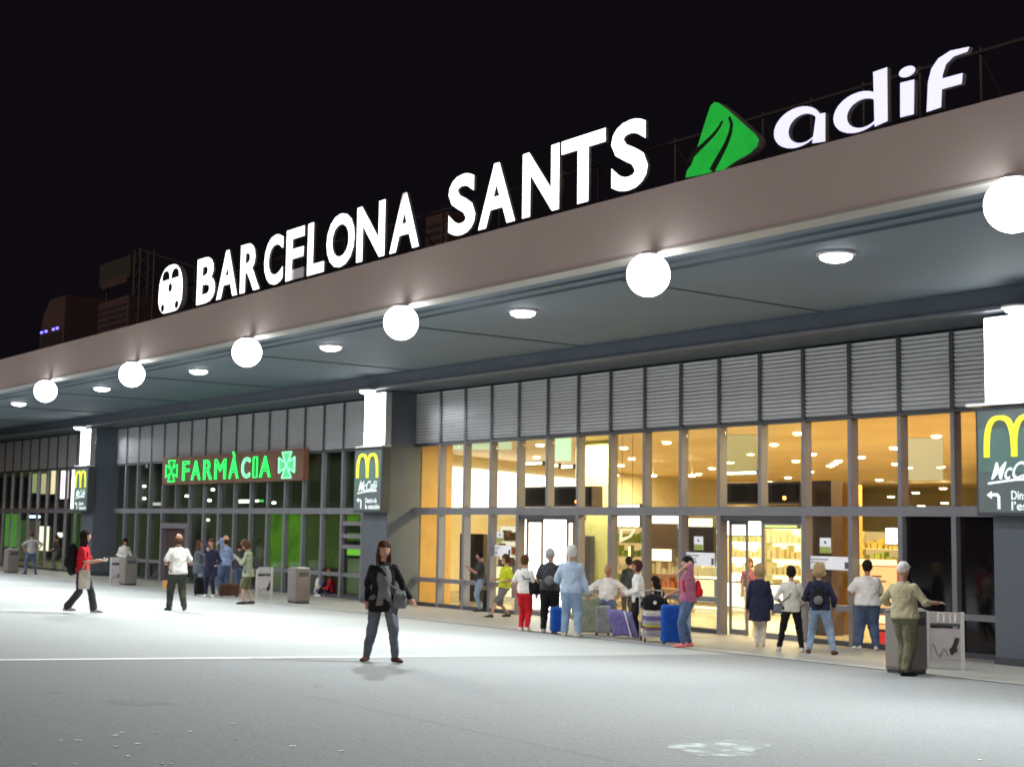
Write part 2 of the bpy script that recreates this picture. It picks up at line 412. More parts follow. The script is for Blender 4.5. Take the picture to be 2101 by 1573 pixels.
part('door_frame', M_frame, lambda b: (b.box(x0, x1, YF-.05, YF+.3, 2.08, 2.28), b.box(x0, x0+.14, YF-.05, YF+.3, 0, 2.079), b.box(x1-.14, x1, YF-.05, YF+.3, 0, 2.079)))
part('roller_shutter', mat('brown_shutter', (.10, .065, .06), .5, .2, var=.1), lambda b: [b.box(x0+.14, x1-.14, YF+.15+.01*(k % 2), YF+.2, .01+k*.0865, .095+k*.0865) for k in range(24)])
# cross rails of the narrow column of panes next to the pillar
a, b_ = E2[-3]+.06, E2[-2]-.06
for z in (2.30, 1.90, 1.56):
    part('mid_rail', M_frame, lambda b: b.box(a, b_, YF+.01, YF+.2, z, z+.13))

# bay 3 and bay 0
for bi in (2, 3):
    xa, xb, mx = bays[bi]; E3 = [xa] + [x for x in mx if xa+.1 < x < xb-.1] + [xb]
    part('transom', M_frame, lambda b: b.box(xa, xb, YF-.0, YF+.085, ZTR0, ZTR1))
    for i, x in enumerate(E3[1:-1], 1): mull(x, -.02, ZL0-.072, .05, dp=.09 if bi == 2 else .2)
    for i in range(len(E3)-1):
        a, b_ = E3[i]+.055, E3[i+1]-.055
        glazing(a, ZTR1, ZL0-.07, M_glass, b_, y=YF+.07); glazing(a, .10, ZTR0, M_glass, b_, y=YF+.07)
        part('sill', M_frame_dark, lambda b: b.box(a, b_, YF, YF+.2, -.02, .10))
part('end_wall', M_pillar, lambda b: b.box(XL, -81.4, YF, YF+.4, -.2, 6.3))
part('end_wall', M_pillar, lambda b: b.box(8.5, XR, YF, YF+.4, -.2, 6.3))

# pillars, their lit panels and the signs on them
PF = 22.46
M_seamd = mat('seam_dark', (.03, .035, .04), .6)
pills = [(-36.89, -35.53), (-15.18, -13.82), (-60.1, -58.75)]
for (a, b_) in pills:
    p = part('pillar', M_pillar, lambda b: b.box(a, b_, PF, YF+.5, -.05, 6.298), bevel=.02)
    MB().box(a-.012, b_+.012, PF-.012, YF, -.03, .16).obj('plinth', M_frame_dark, p)

# ---------------------------------------------------------------- roof top
R = thing('rooftop_railing', 'thin grey metal railing running along the dark roof behind the sign letters', 'railing')
for z in (8.05, 8.55): MB().tube((-100, 18.2, z), (12, 18.2, z), .025, n=6).obj('rail', mat('galvanised', (.06, .055, .055), .6, .4), R)
pm = MB().tube((0, 0, 7.40), (0, 0, 8.55), .025, n=6).mesh('post', MATS['galvanised'])
for i in range(57):
    o = link('post', pm, R); o.location = (-99+2*i, 18.2, 0)
M_dunit = mat('dull_pink_panel', (.07, .04, .037), .8, var=.15, vs=1); M_dark = mat('dark_sheet', (.025, .022, .022), .8, var=.2, vs=1)
def roofbox(name, label, px0, py0, px1, py1, Y, m, depth=1.5, extra=None):
    a = at(px0, py1, Y); c = at(px1, py0, Y); z0 = 7.41
    t = thing(name, label, name.split('_')[-1], (a.x, Y, z0)); w = c.x-a.x; h = c.z-z0
    MB().box(0, w, 0, depth, 0, h).obj('housing', m, t, bevel=.05)
    if extra: extra(t, w, h)
    return t
def grille(t, w, h):
    for k in range(5): MB().box(.1, w-.1, -.03, -.003, h*.55+k*h*.08, h*.58+k*h*.08).obj('slat', M_dark, t)
roofbox('rooftop_cabinet', 'dull pink cabinet on the roof at the foot of the lattice mast', 200, 604, 263, 650, 18.8, M_dunit, extra=grille)
roofbox('rooftop_cabinet', 'short red panel box on the roof between the two words of the sign', 872, 432, 918, 460, 18.9, M_dunit, depth=.6, extra=grille)
# rounded cooling unit
a = at(82, 690, 18.6); c = at(135, 605, 18.6); w = c.x-a.x
t = thing('cooling_unit', 'rounded pinkish-grey cooling unit on the roof near two blue lamps', 'cooling unit', (a.x, 18.6, 7.41))
h = c.z-7.41
MB().prism([(0, 0), (w, 0), (w, h), (w*.35, h), (w*.12, h*.85), (0, h*.6)], 0, 1.6).obj('housing', M_dunit, t)
MB().box(w*.1, w*.9, -.04, -.003, h*.2, h*.6).obj('grille', M_dark, t)
MB().box(w*.05, w*.95, -.05, -.043, h*.1, h*.16).obj('frame', M_dark, t)
bl = thing('blue_roof_lamp', 'pair of small blue lamps glowing on the roof before the cooling unit', 'lamp', (at(84, 684, 17.6).x, 17.6, 7.41))
for px in (84, 93, 108, 116):
    p = at(px, 682 - (px-84)*.28, 17.6); MB().box(-.07, .07, 0, .05, -.04, .04).obj('lens', glow('blue_led', (.12, .1, 1), 5), bl, loc=(p.x-bl.location.x, 0, p.z-7.41))
MB().box(-.1, 1.5, .05, .12, 0, .9).obj('mount', M_dark, bl)
# lattice mast with hoarding
t = thing('lattice_frame', 'dark lattice mast and wire frame standing on the roof left of the train symbol', 'mast', (at(272, 640, 19).x, 19, 7.41))
zt = at(272, 515, 19).z-7.41
fr = MB()
for dx, dy in ((0, 0), (.5, 0), (0, .5), (.5, .5)): fr.tube((dx, dy, 0), (dx, dy, zt), .03, n=6)
for k in range(8):
    z = zt*k/8; fr.tube((0, 0, z), (.5, 0, z+zt/8), .015, n=4); fr.tube((.5, 0, z), (.5, .5, z+zt/8), .015, n=4); fr.tube((0, .5, z), (0, 0, z+zt/8), .015, n=4)
fr.obj('mast', mat('galvanised2', (.09, .075, .07), .6, .4), t)
q = at(400, 548, 19); MB().tube((.25, 0, zt), (q.x-t.location.x, 0, q.z-7.41), .022, n=5).tube((q.x-t.location.x, 0, q.z-7.41), (q.x-t.location.x, 0, 0), .022, n=5).obj('stay', MATS['galvanised2'], t)
hd = at(203, 590, 19.3); he = at(268, 522, 19.3)
t2 = thing('hoarding', 'tall dark hoarding above the dull pink cabinet on the roof', 'hoarding', (hd.x, 19.3, 7.41))
MB().box(0, he.x-hd.x, 0, .15, hd.z-7.41, he.z-7.41).obj('board', mat('dark_green_board', (.035, .04, .03), .7, var=.2), t2)
MB().box(.3, he.x-hd.x-.2, -.02, -.002, (he.z-7.41)*.78, (he.z-7.41)*.85).obj('strip', M_dunit, t2)
for dx in (.2, he.x-hd.x-.2): MB().tube((dx, .25, 0), (dx, .25, he.z-7.5), .05).obj('leg', M_dark, t2)
# low parapet and second roof edge further back
tag(MB().box(-112, -62, 20, 30, 7.41, 8.6).obj('plant_room', mat('brown_render', (.10, .075, .06), .9, var=.2, vs=.6)), 'low brown plant room far along the roof', 'plant room')
bk = thing('sign_scaffold', 'dark steel scaffold holding up the white roof letters from behind', 'scaffold', (0, 0, 0))
for i in range(28):
    x = -34.6+i*.93
    if x > -9.5: break
    MB().tube((x, 15.35, 7.40), (x, 15.35, 8.5), .022, n=5).tube((x, 15.35, 8.4), (x, 16.3, 7.40), .018, n=4).obj('strut', MATS['galvanised'], bk)
for z in (7.72, 8.42): MB().box(-34.7, -9.7, 15.30, 15.335, z, z+.04).obj('rail', MATS['galvanised'], bk)

# ---------------------------------------------------------------- roof sign letters
def sign_white(name, s, edge=(.9, .9, .95)):
    return mat(name, (.6, .6, .6), .5, em=(1, 1, 1), es=s)
M_let = sign_white('lit_white_letter', 2.6)
M_side = mat('letter_side', (.22, .2, .2), .6)
def dim_letter(name, axis_pts, s_hi, s_lo):
    """lit letter whose lamps have failed in one corner: a soft patch of weaker emission"""
    m = bpy.data.materials.new(name); m.use_nodes = True; t = m.node_tree; n = t.nodes; l = t.links; b = n['Principled BSDF']
    b.inputs['Base Color'].default_value = (.4, .38, .4, 1)
    tc = n.new('ShaderNodeTexCoord'); gr = n.new('ShaderNodeVectorMath'); gr.operation = 'DISTANCE'; l.new(tc.outputs['Object'], gr.inputs[0]); gr.inputs[1].default_value = axis_pts[0]
    mr = n.new('ShaderNodeMapRange'); mr.inputs[1].default_value = axis_pts[1]; mr.inputs[2].default_value = axis_pts[2]; mr.inputs[3].default_value = s_lo; mr.inputs[4].default_value = s_hi
    l.new(gr.outputs['Value'], mr.inputs[0]); b.inputs['Emission Color'].default_value = (1, .98, 1, 1); l.new(mr.outputs[0], b.inputs['Emission Strength']); return m
YS = 14.72
def roof_word(word, cells, label):
    root = thing('roof_sign_lettering', label, 'sign', (0, YS, 0))
    for ch, (xa_, xb_, z0, z1) in zip(word, cells):
        me = text_mesh(ch, 'roof', size=1.5, ext=.03, off=.043).copy(); a, b_, c, d = bounds(me)
        me.transform(Matrix.Diagonal(((xb_-xa_)/(b_-a), 1, (z1-z0)/(d-c), 1)) @ Matrix.Translation((-a, 0, -c)))
        me.materials.append(M_let); o = link('letter', me, root); o.location = (xa_, 0, z0)
        o['label'] = 'letter '+ch
        if ch == 'E': me.materials[0] = dim_letter('failed_corner_e', ((.62, 0, .1), .25, .62), 2.6, .12)
        two_tone(me, M_side)
        if (ch, word) == ('A', 'BARCELONA') and xa_ > -24: me.materials[0] = dim_letter('failed_tip_a', ((.36, 0, 1.2), .12, .5), 2.6, .45)
    return root
def two_tone(me, side):
    me.materials.append(side); k = len(me.materials)-1
    for p in me.polygons:
        if abs(p.normal.y) < .6 or p.normal.y > .6: p.material_index = k
def cells(pxs):
    out = []
    for (l_, t_, r_, b_) in pxs:   # pixel left, top, right at mid height -> metres on the sign's plane
        m_ = (t_+b_)/2; xa_ = at(l_, m_, YS).x; xb_ = at(r_, m_, YS).x; xm = (l_+r_)/2
        out.append((xa_, xb_, 7.63, 8.76))
    return out
#          B            A            R            C            E            L            O            N            A
CB = cells([(407, 520, 444, 622), (448, 505, 490, 612), (496, 492, 536, 600), (545, 472, 583, 586), (590, 458, 627, 575), (634, 450, 668, 563), (673, 430, 730, 550), (735, 412, 792, 538), (803, 395, 863, 520)])
CS = cells([(923, 350, 978, 486), (985, 330, 1060, 472), (1075, 308, 1150, 450), (1155, 268, 1245, 405), (1257, 235, 1332, 392)])
roof_word('BARCELONA', CB, 'glowing white roof letters reading BARCELONA')
roof_word('SANTS', CS, 'glowing white roof letters reading SANTS')

# train symbol
a = at(331, 590, YS); b_ = at(379, 580, YS); w = b_.x-a.x; z0, z1 = 7.63, 8.84; h = z1-z0
t = thing('train_symbol', 'glowing white train front symbol left of the roof lettering', 'sign', (a.x, YS, z0))
def rrect(x0, x1, z0, z1, r, rt=None, n=6):
    rt = r if rt is None else rt; pts = []
    for (cx, cz, rr_, s) in ((x1-r, z0+r, r, 270), (x1-rt, z1-rt, rt, 0), (x0+rt, z1-rt, rt, 90), (x0+r, z0+r, r, 180)):
        for i in range(n+1):
            q = math.radians(s+90*i/n); pts.append((cx+rr_*math.cos(q), cz+rr_*math.sin(q)))
    return pts
ou = rrect(0, w, 0, h, w*.28, w*.42)
MB().prism(ou, -.06, .08).obj('train_front', M_let, t)
M_hole = mat('sign_dark', (.01, .01, .012), .5)
for (x0_, x1_, r_) in ((.15, .455, 1), (.545, .85, 1)):
    MB().prism(rrect(w*x0_, w*x1_, h*.70, h*.90, .02, w*.13), -.075, -.062).obj('window', M_hole, t)
for (cx, cz, r_) in ((.5, .52, .06), (.2, .12, .055), (.8, .12, .055)):
    MB().prism([(w*cx+w*r_*1.3*math.cos(k*.524), h*cz+w*r_*1.3*math.sin(k*.524)) for k in range(12)], -.075, -.062).obj('headlight', M_hole, t)

# the green track emblem
def on_sign(pts): return [(at(x, y, YS).x, at(x, y, YS).z) for x, y in pts]
em = [(1411, 366), (1414, 352), (1424, 338), (1431, 318), (1440, 290), (1452, 250), (1463, 218), (1471, 211), (1480, 213), (1500, 228), (1530, 255), (1556, 278), (1562, 288), (1558, 302), (1545, 315), (1515, 332), (1490, 350), (1470, 353), (1452, 358), (1435, 362)]
P = on_sign(em); ox = P[0][0]
t = thing('track_emblem_sign', 'lit green leaf-shaped emblem with two dark track lines on the roof', 'sign', (ox, YS, 7.5))
MB().prism([(x-ox, z-7.5) for x, z in P], -.05, .1).obj('emblem_body', mat('lit_green_panel', (.01, .12, .02), .5, em=(.01, .36, .035), es=.95, var=.1), t)
M_tr = mat('dark_green_track', (.003, .012, .003), .6)
def strip(c, wd):
    L_ = []; Rr = []
    Q = on_sign(c)
    for i, (x, z) in enumerate(Q):
        x1_, z1_ = Q[min(i+1, len(Q)-1)]; x0_, z0_ = Q[max(i-1, 0)]; dx, dz = x1_-x0_, z1_-z0_; n_ = math.hypot(dx, dz) or 1
        k = wd*(.35+.65*i/(len(Q)-1)); L_.append((x-dz/n_*k-ox, z+dx/n_*k-7.5)); Rr.append((x+dz/n_*k-ox, z-dx/n_*k-7.5))
    return L_ + Rr[::-1]
MB().prism(strip([(1488, 250), (1482, 262), (1470, 278), (1455, 293), (1440, 307), (1427, 320), (1418, 334)], .045), -.065, -.052).obj('track', M_tr, t)
MB().prism(strip([(1502, 242), (1507, 256), (1504, 275), (1497, 294), (1488, 312), (1477, 332), (1466, 352)], .055), -.065, -.052).obj('track', M_tr, t)

# the four rounded lower-case letters
t = thing('lowercase_sign_lettering', 'glowing bluish-white lower-case letters adif at the right end of the roof', 'sign', (-13.4, YS, 7.5))
M_ad = mat('lit_bluish_letter', (.5, .5, .6), .5, em=(.70, .70, 1.0), es=1.1)
def adp(x, y): p = at(x, y, YS); return (p.x+13.4, p.z-7.5)
def oval(cx, cy, rx, ry, n=28, tilt=-14):
    c = adp(cx, cy); ex = adp(cx+rx, cy-rx*.25); ey = adp(cx, cy-ry); hx = abs(ex[0]-c[0]); hz = abs(ey[1]-c[1])
    return [(c[0]+hx*math.cos(2*math.pi*i/n), c[1]+hz*math.sin(2*math.pi*i/n)) for i in range(n)]
def lp(pts): return [adp(*p) for p in pts]
MB().ring(oval(1641, 263, 50, 41), oval(1653, 265, 31, 29), -.05, .03).obj('letter', M_ad, t)['label'] = 'bowl of letter a'
MB().prism(lp([(1680, 237), (1699, 233), (1699, 292), (1672, 296)]), -.056, .02).obj('letter', M_ad, t)['label'] = 'stem of letter a'
MB().ring(oval(1766, 232, 53, 41), oval(1776, 234, 34, 29), -.05, .03).obj('letter', M_ad, t)['label'] = 'bowl of letter d'
MB().prism(lp([(1797, 150), (1826, 140), (1827, 250), (1800, 262)]), -.056, .02).obj('letter', M_ad, t)['label'] = 'stem of letter d'
MB().prism(lp([(1852, 172), (1881, 165), (1880, 236), (1852, 243)]), -.05, .03).obj('letter', M_ad, t)['label'] = 'stem of letter i'
MB().prism(oval(1866, 149, 17, 11, 18), -.05, .03).obj('letter', M_ad, t)['label'] = 'dot of letter i'
MB().prism(lp([(1906, 232), (1909, 170), (1916, 143), (1930, 122), (1955, 106), (1994, 98), (1990, 108), (1962, 118), (1946, 134), (1939, 156), (1936, 222)]), -.05, .03).obj('letter', M_ad, t)['label'] = 'stem of letter f'
MB().prism(lp([(1936, 164), (1981, 152), (1979, 174), (1936, 186)]), -.056, .02).obj('letter', M_ad, t)['label'] = 'bar of letter f'

for rt in [o for o in COL.objects if o.name.startswith(('train_symbol', 'lowercase_sign', 'track_emblem'))]:
    for c in rt.children:
        if c.name.startswith(('letter', 'train_front', 'emblem_body')): two_tone(c.data, M_side)
# ---------------------------------------------------------------- canopy lamps
M_lens = glow('floodlight_lens', (1., 1., .98), 16)
M_lens2 = glow('round_lamp_lens', (.93, .97, 1.), 14)
M_house = mat('lamp_housing', (.5, .5, .52), .4, .4)
def flood(x, lab):
    t = thing('canopy_floodlight', lab, 'floodlight', (x, 14.50, 6.17), group='floodlights along the canopy edge')
    MB().tube((0, .10, .30), (0, .30, .53), .035).tube((0, .3, .33), (0, .3, .42), .05).lathe([(.12, .26), (.16, .30), (.10, .36)], n=16).obj('bracket', M_house, t)
    MB().ellip((0, 0, 0), (.33, .33, .33), n=28, m=18).obj('globe', M_lens, t, smooth=True)  # globe enlarged so that its shape takes in the lamp's bloom
    d = Vector((.46, -.36, -.81)).normalized()
    ld = bpy.data.lights.new('floodlight_lamp', 'SPOT'); ld.energy = 2650; ld.spot_size = math.radians(150); ld.spot_blend = 1; ld.shadow_soft_size = .12; ld.color = (.93, 1, .985)
    lo = bpy.data.objects.new('floodlight_lamp', ld); COL.objects.link(lo); lo.parent = t; lo.location = d*.40
    lo.rotation_euler = d.to_track_quat('-Z', 'Y').to_euler(); return t
names = ['canopy floodlight at the right edge of the picture, brightest of its row', 'large canopy floodlight below and right of the last letter S', 'canopy floodlight beneath the word BARCELONA’s last letters', 'canopy floodlight under the letters C and E of the roof sign', 'canopy floodlight left of and below the train symbol', 'smallest canopy floodlight at the far left above the third bay']
for k, x in enumerate((-9.45, -15.7, -22.6, -29.0, -35.6, -42.16)): flood(x, names[k])
for k, x in enumerate((-48.8, -55.4, -62, -3.0, 3.6)): flood(x, 'canopy floodlight further along the canopy beyond the picture edge')
def rnd(x, y, z, r, lab, grp, e):
    t = thing('round_canopy_lamp', lab, 'lamp', (x, y, z), group=grp)
    MB().lathe([(r+.04, 0), (r+.04, -.03), (r, -.05)], n=24).obj('rim', M_house, t)
    MB().lathe([(r-.02, -.052), (r*.9, -.09), (r*.6, -.13), (.02, -.15)], n=24).obj('lens', M_lens2, t, smooth=True)
    ld = bpy.data.lights.new('lamp', 'SPOT'); ld.energy = e; ld.spot_size = math.radians(164 if r > .25 else 176); ld.spot_blend = .25; ld.shadow_soft_size = .2; ld.color = (.92, .97, 1)
    lo = bpy.data.objects.new('lamp', ld); COL.objects.link(lo); lo.parent = t; lo.location = (0, 0, -.25); return t
names = ['round recessed lamp at the right, between the two largest floodlights', 'round recessed lamp in the soffit above the hall’s middle mullions', 'round recessed lamp in the soffit left of the word’s final A', 'round recessed lamp above the pharmacy sign', 'round recessed lamp above the third bay, second from the left edge', 'leftmost round recessed lamp in the soffit']
for k, x in enumerate((-14.46, -22.5, -30.2, -37.7, -45.05, -53.3)): rnd(x, 17.35, 6.695, .27, names[k], 'round lamps in the canopy soffit', 430)
rnd(-60.7, 17.35, 6.695, .27, 'round recessed lamp further along the soffit beyond the picture edge', 'round lamps in the canopy soffit', 430)
pn = ['round lamp over the lit panel of the middle pillar', 'round lamp over the lit panel of the pillar at the right edge', 'round lamp over the lit panel of the far left pillar']
for k, (px, py) in enumerate(((749, 804), (2060, 638), (167, 878))):
    p = atz(px, py, 6.25); rnd(p.x+.33, 21.80, 6.295, .24, pn[k], 'lamps over the pillar panels', 420)

# ---------------------------------------------------------------- glowing pillar panels and boards
M_panel_glow = glow('panel_painted_glow', (1, 1, 1), 5.5)  # downlight's brightness on the white pillar panel, put in as emission
M_board = mat('slate_board', (.07, .085, .09), .5, var=.06, em=(.15, .2, .19), es=.35)
M_board_t = mat('teal_board', (.06, .11, .10), .5, em=(.13, .24, .21), es=.45)
M_yel = mat('yellow_arch', (.8, .75, .03), .5, em=(.9, .85, .05), es=.75)
M_wtxt = mat('board_white_text', (.8, .85, .85), .5, em=(.8, .95, .95), es=.6)
def arch_pts(w, h, th, cx):
    outer = []; inner = []
    for i in range(25):
        q = math.pi*i/24; e = .62
        ox_ = -math.cos(q); oz = math.sin(q)
        sx = math.copysign(abs(ox_)**.75, ox_)
        outer.append((cx+w*sx, h*(oz**e if oz > 0 else 0))); inner.append((cx+(w-th)*sx, (h-th*.75)*((oz**(e*1.08)) if oz > 0 else 0)))
    return outer, inner
def board(a, b_, z0, z1, lab, lines, ptop):
    t = thing('restaurant_board', lab, 'sign', (a, PF-.30, z0), group='restaurant boards on the pillars')
    w = b_-a; h = z1-z0
    MB().box(0, w, 0, .29, 0, h).obj('case', M_frame_dark, t, bevel=.01)
    MB().box(.05, w-.05, -.012, -.002, .06, h-.06).obj('face', M_board, t)
    MB().box(.07, w-.07, -.018, -.014, h*.40, h*.80).obj('band', M_board_t, t)
    for k, cx in enumerate((w*.325, w*.675)):
        o_, i_ = arch_pts(w*.205, h*.38, .105, cx); mb = MB(); n = len(o_)
        y0, y1 = -.045+k*.004, -.02
        vs = [(x, y0, z) for x, z in o_]+[(x, y0, z) for x, z in i_]+[(x, y1, z) for x, z in o_]+[(x, y1, z) for x, z in i_]
        fs = []
        for i in range(n-1): fs += [(i, i+1, n+i+1, n+i), (2*n+i, 3*n+i, 3*n+i+1, 2*n+i+1), (i, 2*n+i, 2*n+i+1, i+1), (n+i, n+i+1, 3*n+i+1, 3*n+i)]
        o = mb.add([(x, y, z+h*.535) for x, y, z in vs], fs).obj('arch', M_yel, t)
    put_text('McCafé', M_wtxt, w*.20, w*.86, h*.33, h*.49, -.026, t, 'script_lettering', ext=.003, shear=.45, off=.008)
    MB().prism([(w*.16, h*.285), (w*.5, h*.315), (w*.84, h*.32), (w*.84, h*.335), (w*.5, h*.335), (w*.16, h*.305)], -.03, -.02).obj('underline', M_wtxt, t)
    ax = w*.14; MB().prism([(ax, h*.19), (ax+.10, h*.225), (ax+.10, h*.205), (ax+.22, h*.205), (ax+.27, h*.175), (ax+.27, h*.06), (ax+.22, h*.06), (ax+.22, h*.165), (ax+.20, h*.178), (ax+.10, h*.178), (ax+.10, h*.155)], -.03, -.018).obj('arrow', M_wtxt, t)
    put_text(lines[0], M_wtxt, w*.45, w*.45+w*.5*min(1, len(lines[0])/13+.1), h*.145, h*.225, -.024, t, 'lettering', ext=.003, off=.012)
    put_text(lines[1], M_wtxt, w*.45, w*.95, h*.05, h*.13, -.024, t, 'lettering', ext=.003, off=.012)
board(-36.95, -35.36, 2.70, 4.60, 'restaurant board with yellow arches on the middle pillar reading Dentro de la estación', ('Dentro de', 'la estación'), 0)
board(-15.30, -13.70, 2.66, 4.60, 'restaurant board with yellow arches cut off by the right edge, reading Dins de l’estació', ('Dins de', 'l’estació'), 0)
board(-60.25, -58.65, 2.70, 4.60, 'restaurant board with yellow arches on the far left pillar', ('Dins de', 'l’estació'), 0)
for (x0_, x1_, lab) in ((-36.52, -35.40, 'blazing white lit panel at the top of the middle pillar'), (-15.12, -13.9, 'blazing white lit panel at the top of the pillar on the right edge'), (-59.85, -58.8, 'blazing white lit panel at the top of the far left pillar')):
    t = thing('glowing_pillar_panel', lab, 'light box', (x0_, PF-.24, 4.68), group='white panels on the pillars with lamplight added as glow')
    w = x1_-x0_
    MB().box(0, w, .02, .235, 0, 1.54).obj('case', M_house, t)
    MB().prism(rrect(.0, w, .0, 1.54, .03), -.01, .018).obj('face', M_panel_glow, t)
    MB().box(-.35, w+.05, -.1, .22, -.055, -.005).obj('ledge', mat('ledge_white', (.75, .75, .75), .4), t)

# ---------------------------------------------------------------- pharmacy sign
fx0, fx1 = -53.4, -41.95; fz0, fz1 = 3.78, 4.84
t = thing('pharmacy_sign', 'brown pharmacy sign with green neon letters reading FARMÀCIA between two crosses', 'sign', (fx0, YF-.22, fz0))
W_ = fx1-fx0; H_ = fz1-fz0
mb_ = bpy.data.materials.new('brown_sign_board'); mb_.use_nodes = True
mat('brown_sign', (.13, .062, .045), .6, var=.15, vs=2, em=(.30, .10, .04), es=.12)
MB().box(0, W_, 0, .20, 0, H_).obj('board', MATS['brown_sign'], t)
bpy.data.materials.remove(mb_)
def fpx(x, y): p = at(x, y, YF-.22); return p.x-fx0
M_neon = glow('green_neon', (.03, 1., .15), 2.2); M_neon2 = glow('mint_neon', (.25, 1., .5), 2.2)
M_lface = mat('green_letter_face', (.01, .12, .03), .5, em=(.01, .28, .03), es=.45)
M_lface2 = mat('mint_letter_face', (.05, .2, .1), .5, em=(.15, .8, .3), es=.8)
LET = [('F', 377, 391), ('A', 395, 414), ('R', 420, 438), ('M', 443, 466), ('À', 472, 492), ('C', 498, 515), ('I', 521, 531), ('A', 535, 558)]
for ch, l_, r_ in LET:
    x0_, x1_ = fpx(l_, 962), fpx(r_, 962); zz0, zz1 = .14, .88
    if ch == 'À': zz1 = 1.12
    for key, mm, yy, kw in (('letter', M_neon2 if ch == 'C' else M_neon, -.05, dict(tube=.015)), ('letter_face', M_lface2 if ch == 'C' else M_lface, -.025, dict(ext=.012, off=.0))):
        me = text_mesh(ch, key, size=1.0, **kw).copy(); a, b_, c, d = bounds(me)
        me.transform(Matrix.Diagonal(((x1_-x0_)/(b_-a), 1, (zz1-zz0)/(d-c), 1)) @ Matrix.Translation((-a, 0, -c)))
        me.materials.append(mm)
        if key == 'letter': L0 = link('letter', me, t); L0.location = (x0_, yy, zz0); L0['label'] = 'neon outline of letter '+ch
        else: o = link('letter_face', me, L0); o.location = (0, .03, 0)
def cross(cx, s, sz, mm, mf, lab):
    pts = []
    for q in range(4):
        a_ = q*math.pi/2
        for (u, v) in ((-.14, .18), (-.30, .5), (.30, .5), (.14, .18)):
            c_, s_ = math.cos(-a_), math.sin(-a_); pts.append((u*c_-v*s_, u*s_+v*c_))
    pts = [(cx+x*s, .5*H_+z*sz) for x, z in pts]
    o = MB().prism(pts, -.03, -.002).obj('cross', mf, t); o['label'] = lab
    mb = MB()
    P3 = [(x, -.045, z) for x, z in pts]; mb.path(P3+[P3[0]], .017)
    mb.path([(cx-.2*s, -.05, .5*H_-.3*sz), (cx+.2*s, -.05, .5*H_+.3*sz)], .014); mb.path([(cx-.2*s, -.056, .5*H_+.3*sz), (cx+.2*s, -.056, .5*H_-.3*sz)], .014)
    mb.obj('neon_tube', mm, o)
cross(fpx(354, 967), fpx(366, 967)-fpx(343, 967), .82, M_neon, M_lface, 'green neon cross before the lettering')
cross(fpx(590, 957), fpx(606, 957)-fpx(574, 957), .88, M_neon2, M_lface2, 'mint neon cross after the lettering')

# ---------------------------------------------------------------- inside the hall (behind bay 1)
ZC = 4.95
M_ceil = mat('amber_ceiling', (.80, .62, .34), .5, var=.1, vs=.35)
M_hfloor = mat('hall_floor', (.50, .42, .30), .18, var=.1, vs=1.2)
M_wood = mat('amber_wood_panel', (.55, .33, .08), .45, var=.12, vs=2)
M_cream = mat('cream_wall', (.72, .64, .42), .6, var=.06)
M_brown = mat('dark_brown_panel', (.05, .03, .022), .5, var=.2)
H = thing('concourse_interior', 'warm amber-lit station hall seen through the tall glazing', 'hall')
def hp(name, m, fn, **k): return part(name, m, fn, parent=H, **k)
tag(MB().box(-112, 14, YF+.25, 75, -.25, -.02).obj('hall_floor', M_hfloor), kind='structure')
hp('ceiling', M_ceil, lambda b: b.box(-62, 14, YF+.24, 72, ZC, ZC+.1))
hp('far_wall', mat('olive_wall', (.42, .38, .22), .6, var=.15, vs=.4), lambda b: (b.prism([(-62, -.02), (14, -.02), (14, ZC), (-62, ZC)], 70, 70.2)))
hp('side_wall', M_wood, lambda b: b.box(-35.65, -35.5, YF+.24, 24.75, -.02, ZC))
hp('partition', M_wood, lambda b: b.box(-15.3, -15.1, YF+.24, 40, -.02, ZC))
hp('partition', M_brown, lambda b: b.box(-16.2, -15.3, YF+.6, YF+.7, ZTR1, ZC))
# slanted white-lit shop front on the left of the hall
def wall_between(p, q, z0, z1, th=.15):
    d = Vector((q[0]-p[0], q[1]-p[1], 0)); L_ = d.length; ang = math.atan2(d.y, d.x)
    return MB().box(0, L_, 0, th, z0, z1), (p[0], p[1], 0), ang
def wallobj(name, m, p, q, z0, z1, parent=H, th=.15):
    mb, loc, ang = wall_between(p, q, z0, z1, th); o = mb.obj(name, m, parent, loc=loc); o.rotation_euler = (0, 0, ang); return o
wallobj('lit_shop_wall', glow('white_shop_light', (1, .97, .80), 2.4), (-42.5, 29.2), (-49.5, 42.0), 2.85, 4.5)
wallobj('shop_wall', M_cream, (-42.6, 29.2), (-49.6, 42.0), -.02, ZC)
wallobj('shop_wall', M_cream, (-49.5, 42.1), (-58, 66), -.02, ZC)
# ceiling lamps
M_dl = glow('warm_downlight', (1, .86, .5), 14)
dl = MB().lathe([(.13, 0), (.13, -.02), (.11, -.05), (.02, -.06)], n=12).mesh('hall_downlight', M_dl)
dpx = [(1280, 918), (1296, 940), (1274, 954), (1368, 907), (1433, 972), (1461, 960), (1499, 947), (1540, 930), (1588, 911), (1637, 888), (1633, 945), (1617, 979), (1578, 988), (1667, 931), (1662, 967), (1767, 937), (1720, 945), (1834, 918), (1838, 951), (1804, 984), (1879, 1010), (1921, 894), (1935, 1001), (1865, 958), (1930, 957), (1938, 1031), (1890, 1037), (1828, 1018), (1757, 1000), (1712, 950), (1704, 955), (1108, 912), (1101, 937)]
for k, (px, py) in enumerate(dpx):
    p = atz(px, py, ZC-.005)
    z = ZC-.005
    if p.y > 68: p = at(px, py, 62); z = p.z
    o = link('hall_downlight', dl); o.location = (p.x, p.y, z); o.scale = (1+max(0, p.y-35)*.018,)*2+(1,)
    tag(o, 'small warm round downlight in the amber hall ceiling', 'downlight', 'downlights in the hall ceiling')
